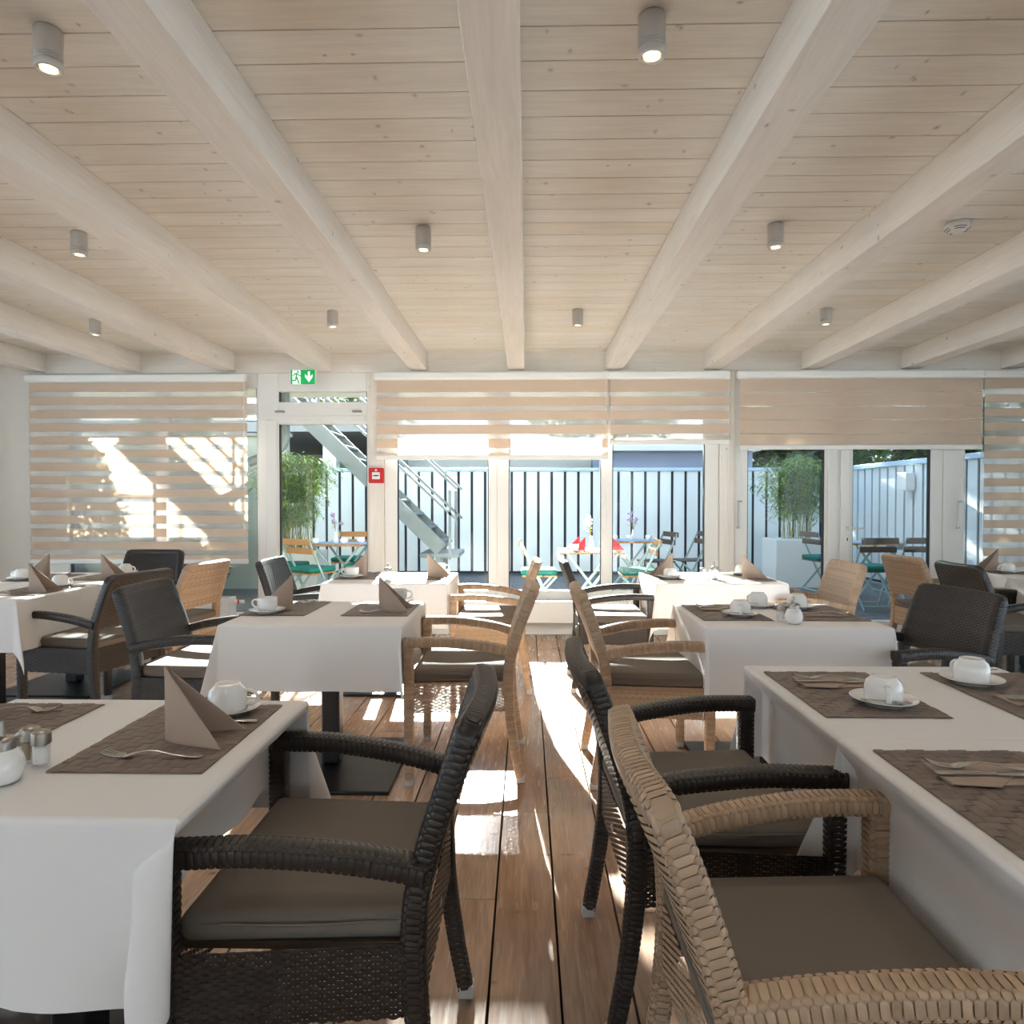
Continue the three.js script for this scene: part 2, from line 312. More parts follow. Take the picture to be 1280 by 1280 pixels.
// ───────────────────────── ceiling fittings ─────────────────────────
{
  const body = lathe([[0, 0.115], [0.036, 0.115], [0.036, 0.112], [0.0385, 0.11], [0.0385, 0.04], [0.032, 0.0395], [0.032, 0.036], [0.0385, 0.0355], [0.0385, 0.0315], [0.034, 0.031], [0.034, 0.028], [0.0385, 0.0275], [0.0385, 0.0235], [0.034, 0.023], [0.034, 0.020], [0.0385, 0.0195], [0.0385, 0.004], [0.036, 0], [0.029, 0], [0.027, 0.006], [0.027, 0.012], [0, 0.012]], 40);
  const reflector = lathe([[0.0265, 0.011], [0.022, 0.0085], [0.0265, 0.003]], 32), lens = lathe([[0, 0.0055], [0.012, 0.006], [0.0215, 0.0095], [0.0215, 0.0115], [0, 0.0115]], 32);
  const L = [];
  const where = (x, z) => [x, CEIL - 0.115, z];
  const spot = (x, z, label) => {
    let t;
    if (!L.length) {
      t = thing('ceiling_spot', label, 'ceiling lamp', where(x, z), 0, 'aluminium ceiling spots');
      part('housing', body, M.alu, t); part('reflector', reflector, M.steel, t); part('bulb', lens, M.bulb, t, 'glowing warm lens');
    } else t = copyOf(L[0], label, where(x, z));
    L.push(t);
    const s = new THREE.SpotLight(new THREE.Color(1, 0.92, 0.8), 0.7, 0, 0.9, 1, 2); s.position.set(x, CEIL - 0.125, z); s.target.position.set(x, 0, z); s.castShadow = true; s.shadow.radius = 1.2; scene.add(s, s.target);
  };
  spot(-1.384, -1.97, 'large aluminium ceiling spot at the upper edge, nearest one left of the aisle');
  spot(0.352, -1.95, 'large aluminium ceiling spot at the upper edge, just right of the middle beam');
  spot(-2.277, -3.45, 'ceiling spot of the second row, leftmost of its three');
  spot(-0.515, -3.42, 'ceiling spot of the second row, directly left of the middle beam');
  spot(1.229, -3.42, 'ceiling spot of the second row, rightmost of its three');
  spot(-3.258, -5.11, 'small ceiling spot half hidden by a beam, leftmost of the row near the window');
  spot(-1.395, -4.91, 'small ceiling spot near the window, above the emergency exit sign');
  spot(0.365, -4.91, 'small ceiling spot near the window, just right of the middle beam');
  spot(2.128, -4.92, 'small ceiling spot near the window, rightmost of its row');
  spot(-2.277, -0.48, 'ceiling spot behind the camera, first row, left of three'); spot(-0.515, -0.48, 'ceiling spot behind the camera, first row, middle of three'); spot(1.229, -0.48, 'ceiling spot behind the camera, first row, right of three');
  spot(-1.384, 0.99, 'ceiling spot behind the camera, second row, left of two'); spot(0.352, 0.99, 'ceiling spot behind the camera, second row, right of two');
  const d = thing('smoke_detector', 'round white smoke detector on the ceiling', 'smoke detector', [2.115, CEIL, -3.42]);
  part('housing', lathe([[0, -0.048], [0.022, -0.048], [0.024, -0.045], [0.046, -0.036], [0.055, -0.026], [0.058, -0.014], [0.05, -0.012], [0.05, -0.003], [0.054, 0], [0, 0]], 40), M.white, d);
  for (let k = 0; k < 4; k++) for (const [r, y] of [[0.0515, -0.0305], [0.043, -0.0385]]) part('vent_slot', new THREE.TorusGeometry(r, 0.0016, 6, 14, 1.1).rotateX(Math.PI / 2).rotateY(k * Math.PI / 2 + 0.3).translate(0, y, 0), M.ink, d);
}
{ // emergency exit sign
  const s = thing('exit_sign', 'green emergency exit sign with running man and down arrow', 'sign', [-2.022, 2.362, -6.16]);
  const w = 0.232, h = 0.146;
  part('housing', rbox(-w / 2, w / 2, -h / 2, h / 2, -0.03, 0.008, 0.006), M.white, s);
  part('face', rbox(-w / 2 + 0.006, w / 2 - 0.006, -h / 2 + 0.008, h / 2 - 0.008, 0.007, 0.0105, 0.0015), M.green, s, 'green lit face');
  const flat = (pts, z) => new THREE.ExtrudeGeometry(new THREE.Shape(pts.map(([x, y]) => new THREE.Vector2(x, y))), { depth: 0.0012, bevelEnabled: false }).translate(0, 0, z);
  part('doorway', flat([[-0.094, -0.064], [-0.02, -0.064], [-0.02, 0.062], [-0.094, 0.062]], 0.0104), M.signWhite, s);
  const limb = (pts, t) => { const o = []; for (let k = 0; k + 1 < pts.length; k++) { const [ax, ay] = pts[k], [bx, by] = pts[k + 1], l = Math.hypot(bx - ax, by - ay), nx = -(by - ay) / l * t, ny = (bx - ax) / l * t; o.push(flat([[ax - nx, ay - ny], [bx - nx, by - ny], [bx + nx, by + ny], [ax + nx, ay + ny]], 0.0117)); } return o; };
  part('running_man', merge([new THREE.CylinderGeometry(0.0085, 0.0085, 0.0012, 20).rotateX(Math.PI / 2).translate(-0.043, 0.046, 0.0123), ...limb([[-0.052, 0.032], [-0.06, 0.0], [-0.064, -0.03], [-0.096, -0.032]], 0.0055), ...limb([[-0.058, 0.004], [-0.044, -0.03], [-0.033, -0.06]], 0.0055), ...limb([[-0.074, 0.028], [-0.046, 0.03]], 0.006), ...limb([[-0.046, 0.03], [-0.034, 0.014], [-0.016, 0.012]], 0.004), ...limb([[-0.072, 0.03], [-0.086, 0.008]], 0.004)]), M.green, s);
  part('arrow', flat([[0.046, 0.05], [0.066, 0.05], [0.066, 0.004], [0.09, 0.026], [0.09, 0.0], [0.056, -0.048], [0.02, 0.0], [0.02, 0.026], [0.046, 0.004]], 0.0104), M.signWhite, s);
  const f = thing('fire_alarm', 'red fire alarm call point on the wooden post', 'alarm', [-1.382, 1.475, ZB + 0.062]);
  part('box', rbox(-0.069, 0.069, -0.069, 0.069, 0, 0.04, 0.006), M.red, f);
  part('button_plate', rbox(-0.036, 0.036, -0.034, 0.03, 0.038, 0.046, 0.004), M.white, f);
  part('marks', merge([box(-0.026, -0.012, -0.006, 0.004, 0.045, 0.0475), box(-0.01, 0.012, -0.008, 0.006, 0.045, 0.0475), box(0.014, 0.027, -0.006, 0.004, 0.045, 0.0475)]), M.ink, f);
  part('emblem', merge([box(-0.01, 0.01, 0.04, 0.052, 0.0385, 0.041), box(-0.006, 0.006, 0.05, 0.06, 0.0385, 0.041)]), M.white, f);
}

// ───────────────────────── low radiators under the windows ─────────────────────────
function radiator(label, x0, x1, y0, y1, z) {
  const r = thing('low_radiator', label, 'radiator', [(x0 + x1) / 2, 0, z]), w = x1 - x0;
  part('casing', rbox(-w / 2, w / 2, y0, y1, -0.07, 0.07, 0.006), M.white, r);
  const slots = []; for (let k = 0; k < w / 0.03 - 2; k++) slots.push(box(-w / 2 + 0.035 + k * 0.03, -w / 2 + 0.053 + k * 0.03, y1 - 0.001, y1 + 0.001, -0.05, 0.05));
  part('top_grille', merge(slots), M.brushed, r);
  for (let k = 0; k < 4; k++) part('leg', rbox(-w / 2 + 0.12 + k * (w - 0.24) / 3 - 0.012, -w / 2 + 0.12 + k * (w - 0.24) / 3 + 0.012, 0, y0, -0.012, 0.012, 0.004), M.white, r);
  return r;
}
radiator('long low white radiator standing under the middle windows', -1.15, 1.6, 0.145, 0.34, -6.17);
{ const r = radiator('low white radiator with thermostat valve under the wide striped blind', -4.3, -2.66, 0.12, 0.37, -6.12);
  part('valve', merge([new THREE.CylinderGeometry(0.018, 0.018, 0.05, 20).rotateZ(Math.PI / 2).translate(0.85, 0.33, 0), new THREE.CylinderGeometry(0.014, 0.016, 0.045, 20).rotateZ(Math.PI / 2).translate(0.897, 0.33, 0)]), M.white, r);
  part('valve_ring', new THREE.CylinderGeometry(0.0185, 0.0185, 0.012, 20).rotateZ(Math.PI / 2).translate(0.873, 0.33, 0), M.red, r); }

// ───────────────────────── woven armchairs ─────────────────────────
function weavePanel(mb, P, N, U, Vv, { row, warp, amp, seg, cross }) { // weft strands running along u, over and under warps
  const rows = Math.round(Vv / row), halves = Math.round(U / warp), K = halves * seg;
  for (let r = 0; r < rows; r++) {
    const col = 0.82 + 0.36 * rnd();
    mb.grid(K, cross, (i, j) => {
      const c = cross === 2 ? j - 1 : j * 2 - 1, u = i / K, s = Math.sin(Math.PI * (u * halves + r)), v = (r + 0.5 + c * (0.55 + 0.14 * s)) / rows, o = amp * s + (c === 0 ? 0.0009 : 0);
      const p = P(u, v), n = N(u, v); return [p.x + n.x * o, p.y + n.y * o, p.z + n.z * o, col * (0.97 + 0.06 * hash(i, r))];
    });
  }
  for (let m = 0; m < halves; m++) mb.grid(1, rows * 2, (i, j) => {
    const u = (m + 0.5 + (i - 0.5) * 0.32) / halves, v = j / (rows * 2), s = Math.sin(Math.PI * (m + 0.5 + v * rows - 0.5)) * 0.6, p = P(u, v), n = N(u, v), o = -amp * s;
    return [p.x + n.x * o, p.y + n.y * o, p.z + n.z * o, 0.85];
  });
}
function weaveTube(mb, pts, ref, hw, ht, { row, cells, per, cross, amp }, taper = [1, 1]) { // wrapped strands round a rounded bar
  const curve = pts.length > 2 ? new THREE.CatmullRomCurve3(pts) : new THREE.LineCurve3(...pts), L = curve.getLength(), rows = Math.max(2, Math.round(L / row)), A = cells * per;
  const frame = (t) => {
    t = Math.min(1, Math.max(0, t)); const c = curve.getPointAt(t), T = curve.getTangentAt(t), B = ref.clone().sub(T.clone().multiplyScalar(ref.dot(T))).normalize(), N = B.clone().cross(T);
    return { c, B, N, k: taper[0] + (taper[1] - taper[0]) * t };
  };
  const at = (f, a, o) => { // superellipse outline
    const th = a * 2 * Math.PI, cs = Math.cos(th), sn = Math.sin(th), e = 0.5, x = Math.sign(cs) * Math.pow(Math.abs(cs), e) * hw * f.k, y = Math.sign(sn) * Math.pow(Math.abs(sn), e) * ht * f.k, l = Math.hypot(cs / hw, sn / ht);
    const nx = cs / hw / l, ny = sn / ht / l; return f.c.clone().addScaledVector(f.B, x + nx * o).addScaledVector(f.N, y + ny * o);
  };
  for (let r = 0; r < rows; r++) {
    const col = 0.84 + 0.32 * rnd();
    mb.grid(A, cross, (i, j) => {
      const c = cross === 2 ? j - 1 : j * 2 - 1, s0 = Math.sin(Math.PI * (i / per + r)), s = Math.sign(s0) * Math.pow(Math.abs(s0), 0.4), f = frame((r + 0.5 + c * (0.58 + 0.27 * s)) / rows), q = at(f, i / A + 0.5 / cells, amp * s + (c === 0 ? 0.0009 : -0.0003));
      return [q.x, q.y, q.z, col];
    }, { wrapU: true, flip: true });
  }
  for (const t of [0, 1]) { const f = frame(t), ring = []; for (let i = 0; i < 20; i++) ring.push(at(f, i / 20, 0)); mb.fan(f.c, ring, t === 1); }
}
function chairParts(q) {
  const rear = (s) => [V(-0.252, 0.02, 0.24 * s), V(-0.226, 0.16, 0.24 * s), V(-0.206, 0.32, 0.238 * s), V(-0.2, 0.45, 0.236 * s), V(-0.208, 0.54, 0.232 * s), V(-0.24, 0.66, 0.224 * s), V(-0.298, 0.825, 0.212 * s)];
  const G = [];
  const T = (pts, ref, hw, ht, taper, amp) => { const m = new MB(); weaveTube(m, pts, ref, hw, ht, { ...q.tube, ...(amp ? { amp } : {}) }, taper); return m.geo(true); };
  for (const s of [1, -1]) {
    G.push(['leg', T([V(0.234, 0.02, 0.28 * s), V(0.234, 0.61, 0.28 * s)], V(0, 0, 1), 0.022, 0.0215, [0.86, 1.05]), [0.234, 0.28 * s]]);
    G.push(['leg', T(rear(s).slice(0, 4), V(0, 0, 1), 0.022, 0.022, [0.82, 1]), [-0.254, 0.24 * s]]);
    G.push(['armrest', T([V(-0.222, 0.578, 0.238 * s), V(-0.1, 0.606, 0.253 * s), V(0.08, 0.627, 0.27 * s), V(0.19, 0.627, 0.279 * s), V(0.256, 0.625, 0.281 * s)], V(0, 0, 1), 0.026, 0.02)]);
  }
  const rc = new THREE.CatmullRomCurve3(rear(1)), back = (u, v) => { // back surface between the posts, bowed in plan
    const y = 0.565 + (0.818 - 0.565) * v; let lo = 0.3, hi = 1; for (let k = 0; k < 24; k++) { const m = (lo + hi) / 2; if (rc.getPointAt(m).y < y) lo = m; else hi = m; }
    const p = rc.getPointAt(lo), z = -p.z + 2 * p.z * u; return V(p.x - 0.016 * (1 - Math.pow(2 * u - 1, 2)) * (0.3 + v), y, z);
  };
  const memo = new Map(), backM = (u, v) => { const k = v.toFixed(5); if (!memo.has(k)) { const a = back(0, v); memo.set(k, a); } const a = memo.get(k); return V(a.x - 0.016 * (1 - Math.pow(2 * u - 1, 2)) * (0.3 + v), a.y, a.z * (1 - 2 * u)); };
  const nrm = V(0.94, 0.33, 0).normalize(), mb = new MB();
  weavePanel(mb, (u, v) => backM(u, v).addScaledVector(nrm, 0.0205), () => nrm, 0.43, 0.253, q.panel);
  weavePanel(mb, (u, v) => backM(1 - u, v).addScaledVector(nrm, -0.0205), () => nrm.clone().negate(), 0.43, 0.253, q.panel);
  G.push(['backrest', mb.geo(true)]);
  G.push(['bottom_rail', T([backM(0, 0), backM(0.25, 0), backM(0.5, 0), backM(0.75, 0), backM(1, 0)], nrm, 0.018, 0.012)]);
  const half = (s) => [...rear(s).slice(3, 6), V(-0.288, 0.795, 0.214 * s), V(-0.299, 0.8205, 0.209 * s), V(-0.302, 0.825, 0.195 * s), V(-0.306, 0.826, 0.16 * s), V(-0.314, 0.826, 0.08 * s)];
  G.push(['back_frame', T([...half(1), V(-0.317, 0.826, 0), ...half(-1).reverse()], V(1, 0.25, 0), 0.0225, 0.0225)]);
  const y0 = 0.318, y1 = 0.452, strip = (a, b, n) => { const m = new MB(); weavePanel(m, (u, v) => a.clone().lerp(b, u).setY(y0 + (y1 - y0) * v), () => n, a.distanceTo(b), y1 - y0, q.panel); return m.geo(true); };
  G.push(['apron', strip(V(0.246, 0, 0.262), V(0.246, 0, -0.262), V(1, 0, 0))]);
  G.push(['apron', strip(V(-0.215, 0, -0.222), V(-0.215, 0, 0.222), V(-1, 0, 0))]);
  G.push(['apron', strip(V(-0.19, 0, 0.252), V(0.216, 0, 0.291), V(-0.09, 0, 1).normalize())]);
  G.push(['apron', strip(V(0.216, 0, -0.291), V(-0.19, 0, -0.252), V(-0.09, 0, -1).normalize())]);
  return G;
}
const NEAR = { panel: { row: 0.0066, warp: 0.0155, amp: 0.0021, seg: 4, cross: 2 }, tube: { row: 0.0068, cells: 8, per: 4, cross: 2, amp: 0.0016 } };
const FAR = { panel: { row: 0.0105, warp: 0.0215, amp: 0.0022, seg: 2, cross: 1 }, tube: { row: 0.0125, cells: 8, per: 2, cross: 1, amp: 0.0013 } };
const cushionGeo = (() => {
  const g = new RoundedBoxGeometry(0.442, 0.056, 0.506, 5, 0.022), p = g.attributes.position;
  for (let k = 0; k < p.count; k++) { const x = p.getX(k) / 0.226, z = p.getZ(k) / 0.253, d = Math.max(0, (1 - x * x) * (1 - z * z)); if (p.getY(k) > 0) p.setY(k, p.getY(k) + 0.008 * d); if (p.getX(k) < 0) p.setZ(k, p.getZ(k) * (1 + 0.1 * x)); }
  g.computeVertexNormals(); return g.translate(0.006, 0.472, 0);
})();
const seamGeo = (() => { const pts = []; for (let k = 0; k < 60; k++) { const a = k / 60 * 2 * Math.PI, c = Math.cos(a), s = Math.sin(a), x = 0.2245 * Math.sign(c) * Math.pow(Math.abs(c), 0.16), z = 0.2515 * Math.sign(s) * Math.pow(Math.abs(s), 0.16); pts.push(V(x * 0.98 + 0.006, 0.483, z * (x < 0 ? 1 + 0.1 * x / 0.226 : 1))); } return new THREE.TubeGeometry(new THREE.CatmullRomCurve3(pts, true), 120, 0.0022, 5, true); })();
const chairKit = {};
function buildChair(lod, mat, label, pos, turn) {
  const kit = chairKit[lod] ??= chairParts(lod === 'near' ? NEAR : FAR), t = thing('wicker_armchair', label, 'chair', pos, turn, 'wicker armchairs at the tables');
  for (const [name, geo, foot] of kit) {
    const m = part(name, geo, mat, t);
    if (foot) part('foot_cap', rbox(foot[0] - 0.0185, foot[0] + 0.0185, 0, 0.032, foot[1] - 0.0185, foot[1] + 0.0185, 0.004), M.cap, m, 'pale metal foot cap');
  }
  part('seat', box(-0.2, 0.25, 0.425, 0.44, -0.23, 0.23), M.core, t);
  const cu = part('cushion', cushionGeo, M.cushion, t, 'taupe seat cushion');
  part('seam', seamGeo, M.cushion, cu);
  part('badge', new THREE.CylinderGeometry(0.012, 0.012, 0.004, 20).rotateZ(Math.PI / 2).scale(1, 0.75, 1.25).translate(-0.2195, 0.38, 0.0), M.badge, t, 'small oval badge');
  return t;
}
const chairSource = {};
function chair(kind, lod, x, z, deg, label) {
  const key = kind + lod, pos = [x, 0, z], turn = deg * Math.PI / 180;
  if (!chairSource[key]) return chairSource[key] = buildChair(lod, kind === 'tan' ? M.tan : M.dark, label, pos, turn);
  return copyOf(chairSource[key], label, pos, turn);
}
chair('dark', 'near', -0.405, -1.46, 180, 'dark brown wicker armchair filling the lower left, pulled out beside the salt and pepper table');
chair('tan', 'near', 0.487, -1.13, 0, 'tan wicker armchair in the lower right corner, nearest of all the chairs');
chair('dark', 'near', 0.448, -1.81, 2, 'dark wicker armchair directly behind the nearest tan armchair');
chair('tan', 'near', -0.28, -3.243, 180, 'tan wicker armchair in the sun, left of the aisle, its four legs all visible');
chair('tan', 'near', 0.545, -3.18, 0, 'tan wicker armchair right of the aisle with a sun stripe on its cushion');
chair('dark', 'near', -1.555, -3.27, 0, 'dark wicker armchair facing the aisle, overlapping another dark chair, its cushion sunlit');
chair('dark', 'near', 1.67, -3.07, 191, 'large dark wicker backrest behind the cups of the table with upturned cups');
chair('tan', 'far', -0.235, -4.62, 180, 'tan wicker armchair nearest the window, at the table beside the exit door');
chair('dark', 'far', -1.455, -4.65, 0, 'dark wicker armchair right in front of the glass exit door');
chair('dark', 'far', 0.56, -4.66, 0, 'dark wicker armchair with a bright sunlit seat near the window, right of the aisle');
chair('dark', 'far', -2.46, -3.87, 166, 'dark wicker armchair seen from behind at the table by the white wall');
chair('tan', 'far', -2.38, -4.46, 172, 'tan wicker armchair seen from behind beside the radiator valve');
chair('dark', 'far', -3.01, -5.17, -90, 'dark wicker armchair facing the camera before the wide striped blind');
chair('tan', 'far', 1.79, -4.48, 180, 'tan wicker armchair in front of the white door handle');
chair('tan', 'far', 3.02, -5.02, 4, 'tan wicker armchair seen from behind through whose back opening its cushion shows');
chair('dark', 'far', 3.05, -4.4, 0, 'dark wicker armchair seen from behind beside the striped blind at the far right');

// ───────────────────────── tables and cloths ─────────────────────────
const TH = 0.72;
const tableTop = rbox(-0.375, 0.375, TH - 0.03, TH - 0.003, -0.32, 0.32, 0.006), tableCol = rbox(-0.042, 0.042, 0.02, TH - 0.03, -0.042, 0.042, 0.012, 3), tablePlate = rbox(-0.33, 0.33, 0, 0.018, -0.33, 0.33, 0.004), tableFix = rbox(-0.17, 0.17, TH - 0.045, TH - 0.03, -0.17, 0.17, 0.003);
let tableSrc;
function clothGeo(w, d, drop0, { drops = [drop0, drop0, drop0, drop0], push = [0, 0, 0, 0], tilt = [0.07, 0.07, 0.07, 0.07], lean = [-0.12, -0.1, 0.1, -0.12], fold = 0.22, seed = 1, rows = 14, n = 34, m = 24, flare = 0.04 }) {
  // sides in order: +z (front), +x, -z, -x ; corners between them
  const mb = new MB(), hx = w / 2, hz = d / 2, rho = 0.011, cols = [];
  const sides = [{ a: V(-hx, 0, hz), b: V(hx, 0, hz), n: V(0, 0, 1) }, { a: V(hx, 0, hz), b: V(hx, 0, -hz), n: V(1, 0, 0) }, { a: V(hx, 0, -hz), b: V(-hx, 0, -hz), n: V(0, 0, -1) }, { a: V(-hx, 0, -hz), b: V(-hx, 0, hz), n: V(-1, 0, 0) }];
  const press = (r) => { const q = Math.min(1, r / 0.08); return q * q * (3 - 2 * q); };   // pressed in by a chair's arms
  const r0 = (k) => hash(seed * 31 + k, 17);
  sides.forEach((s, k) => {
    const nxt = sides[(k + 1) % 4];
    for (let i = 0; i < n; i++) {
      const q = i / n, e = s.a.clone().lerp(s.b, q), f = Math.sin(Math.PI * q), wave = (r) => f * flare * r * (Math.sin(q * (7 + 4 * r0(k)) + 6 * r0(k + 5)) + 0.5 * Math.sin(q * 17 + 9 * r0(k + 9))) + 0.0014 * Math.max(0, 1 - Math.abs(q - 0.34) / 0.03) + 0.0014 * Math.max(0, 1 - Math.abs(q - 0.68) / 0.03);
      cols.push({ e, dir: s.n, len: drops[k] * (1 + 0.012 * Math.sin(q * 9 + k) * Math.sin(Math.PI * q)), out: (r) => s.n.clone().multiplyScalar(tilt[k] * r + wave(r) - push[k] * press(r)), steep: 1 });
    }
    const along = s.b.clone().sub(s.a).normalize();
    for (let i = 0; i < m; i++) {
      const th = i / m * Math.PI / 2, ct = Math.cos(th), st = Math.sin(th), dir = s.n.clone().multiplyScalar(ct).addScaledVector(nxt.n, st), dg = s.n.clone().add(nxt.n).normalize(), s2 = Math.sin(2 * th), ph = fold * Math.pow(s2, 1.15);
      cols.push({ e: s.b, dir, len: Math.min(drops[k] / Math.max(ct, 1e-6), drops[(k + 1) % 4] / Math.max(st, 1e-6)), steep: Math.sqrt(1 - ph * ph * 0.75), out: (r) => s.n.clone().multiplyScalar((tilt[k] * r - push[k] * press(r)) * ct * ct).addScaledVector(nxt.n, (tilt[(k + 1) % 4] * r - push[(k + 1) % 4] * press(r)) * st * st).addScaledVector(dg, r * ph).addScaledVector(along, r * lean[k] * Math.pow(s2, 2)) });
    }
  });
  const N = cols.length;
  mb.grid(N, rows + 4, (i, j) => {
    const c = cols[i]; let p;
    if (j <= 4) { const a = j / 4 * Math.PI / 2; p = c.e.clone().addScaledVector(c.dir, rho * (Math.sin(a)) - rho * 0.2); p.y = TH + 0.003 - rho * (1 - Math.cos(a)); }
    else { const r = (c.len - rho) * (j - 4) / rows; p = c.e.clone().addScaledVector(c.dir, rho * 0.8).add(c.out(r)); p.y = TH + 0.003 - rho - r * c.steep; }
    return [p.x, p.y, p.z, 1, p.x + p.y * 0.7, p.z + p.y * 0.7];
  }, { wrapU: true, flip: false });
  const lines = (h, cr) => { const a = []; for (let k = 0; k <= 10; k++) a.push(-h + 2 * h * k / 10); for (const c of cr) a.push(c - 0.007, c, c + 0.007); return a.sort((x, y) => x - y); };
  const hx2 = hx - rho * 0.2, hz2 = hz - rho * 0.2, xs = lines(hx2, [-hx * 0.32, hx * 0.36]), zs = lines(hz2, [-hz * 0.36, hz * 0.32]);
  const cr = (x, h, a, b) => 0.0011 * (Math.max(0, 1 - Math.abs(x - a * h) / 0.007) + Math.max(0, 1 - Math.abs(x - b * h) / 0.007));
  mb.grid(xs.length - 1, zs.length - 1, (i, j) => { const x = xs[i], z = zs[j], inner = (1 - Math.pow(x / hx2, 8)) * (1 - Math.pow(z / hz2, 8)); return [x, TH + 0.003 + inner * (cr(x, hx, -0.32, 0.36) + cr(z, hz, -0.36, 0.32)), z, 1, x, z]; }, { flip: true });
  return mb.geo(false, true);
}
function table(x, z, w, d, drop, o, label, clothLabel) {
  if (!tableSrc) {
    tableSrc = thing('pedestal_table', label, 'table', [x, 0, z], 0, 'pedestal tables under white cloths');
    part('table_top', tableTop, M.black, tableSrc); part('top_mount', tableFix, M.black, tableSrc); part('column', tableCol, M.black, tableSrc); part('base_plate', tablePlate, M.black, tableSrc);
  } else copyOf(tableSrc, label, [x, 0, z]);
  solo('tablecloth', clothGeo(w, d, drop, o), M.linen, clothLabel, 'tablecloth', [x, 0, z], 0, 'white tablecloths');
}
const T1 = [-0.965, -1.44], T2 = [-0.913, -3.18], T3 = [-0.9, -4.62], T4 = [1.24, -4.67], T5 = [1.132, -3.16], T6 = [1.09, -1.852], T7 = [1.09, -1.19], T8 = [-3.065, -3.85], T9 = [-3.065, -4.55], T11 = [3.705, -5.1], T12 = [3.705, -4.43];
table(...T1, 0.77, 0.66, 0.3, { seed: 1, drops: [0.3, 0.2, 0.3, 0.3], push: [0, 0.085, 0, 0], tilt: [0.07, 0, 0.07, 0.07], lean: [-0.25, 0.1, -0.1, 0.1], fold: 0.3, m: 40 }, 'black pedestal table at the lower left under the salt and pepper', 'white tablecloth at the lower left with salt and pepper on it');
table(...T2, 0.77, 0.66, 0.275, { seed: 2, push: [0, 0.03, 0, 0], tilt: [0.07, 0.03, 0.07, 0.02], lean: [-0.08, 0, -0.1, 0.05] }, 'black pedestal table whose square base plate shows beside the tan chair', 'white tablecloth with two upright cups, hanging clear above a black base plate');
table(...T3, 0.79, 0.66, 0.28, { seed: 3, tilt: [0.07, -0.04, 0.07, 0.0] }, 'pedestal table near the window, beside the exit door', 'sunlit white tablecloth beside the exit door and post');
table(...T4, 0.82, 0.66, 0.29, { seed: 4, tilt: [0.07, 0, 0.07, -0.03] }, 'pedestal table near the window, before the wooden post right of the aisle', 'sunlit white tablecloth before the wooden post right of the aisle');
table(...T5, 0.755, 0.65, 0.29, { seed: 5, tilt: [0.07, 0, 0.07, -0.06], lean: [-0.1, 0.1, 0, 0.1] }, 'pedestal table under three upturned cups and a sugar pourer', 'white tablecloth under three upturned cups and a sugar pourer');
table(...T6, 0.78, 0.648, 0.29, { seed: 6, flare: 0.02, push: [0, 0, 0, 0.06], tilt: [-0.004, 0.07, 0.05, 0], fold: 0.16 }, 'pedestal table at the right edge, behind the nearest one', 'white tablecloth with two upturned cups at the right edge');
table(...T7, 0.78, 0.655, 0.29, { seed: 7, flare: 0.02, push: [0, 0, 0, 0.045], tilt: [0.07, 0.07, -0.004, 0], fold: 0.16, lean: [0.1, 0.1, 0.25, -0.1] }, 'pedestal table in the lower right corner beside the nearest tan chair', 'white tablecloth in the lower right corner beside the nearest tan chair');
table(...T8, 0.77, 0.66, 0.27, { seed: 8, tilt: [0.07, 0.07, -0.004, 0.07], lean: [0.05, 0, 0, 0] }, 'front pedestal table of the pair by the white wall', 'white tablecloth of the front table by the white wall');
table(...T9, 0.77, 0.66, 0.27, { seed: 9, tilt: [-0.004, 0.07, 0.07, 0.07] }, 'rear pedestal table of the pair by the white wall', 'white tablecloth of the rear table by the white wall');
table(...T11, 0.77, 0.655, 0.27, { seed: 11, tilt: [-0.004, 0.07, 0.07, 0.07] }, 'rear pedestal table of the pair under the far striped blind', 'white tablecloth under the standing napkin at the far right');
table(...T12, 0.77, 0.655, 0.27, { seed: 12, tilt: [0.07, 0.07, -0.004, 0.07] }, 'front pedestal table of the pair under the far striped blind', 'white tablecloth beside the dark chair at the far right edge');

// ───────────────────────── tableware ─────────────────────────
const TOP = TH + 0.0042;
const matGeo = (() => { // flat strips woven as a twill: every float is a pillow two crossings long
  const mb = new MB(), X = 0.305, Z = 0.435, nx = 14, nz = 20, cx = X / nx, cz = Z / nz;
  mb.add(rbox(-X / 2, X / 2, 0, 0.0012, -Z / 2, Z / 2, 0.0005, 1));
  const pillow = (x0, x1, z0, z1, alongX) => {
    x0 = Math.max(0, x0); z0 = Math.max(0, z0); x1 = Math.min(nx, x1); z1 = Math.min(nz, z1); if (x1 <= x0 || z1 <= z0) return;
    const c = 0.86 + 0.26 * hash(alongX ? z0 : x0 + 60, alongX ? 1 : 0);
    mb.grid(3, 3, (a, b) => {
      const u = alongX ? [0, 0.12, 0.88, 1][a] : [0, 0.05, 0.95, 1][a], v = alongX ? [0, 0.05, 0.95, 1][b] : [0, 0.12, 0.88, 1][b], end = alongX ? a % 3 === 0 : b % 3 === 0, side = alongX ? b % 3 === 0 : a % 3 === 0;
      return [-X / 2 + (x0 + (x1 - x0) * u) * cx, 0.0012 + (end ? 0.0001 : side ? 0.0012 : alongX ? 0.0026 : 0.0021), -Z / 2 + (z0 + (z1 - z0) * v) * cz, c];
    }, { flip: true });
  };
  for (let i = -1; i <= nx; i++) for (let j = -1; j <= nz; j++) {
    const k = (((i + j) % 4) + 4) % 4;
    if (k === 0) pillow(i, i + 2, j, j + 1, true);
    if (k === 2) pillow(i, i + 1, j, j + 2, false);
  }
  return mb.geo(true);
})();
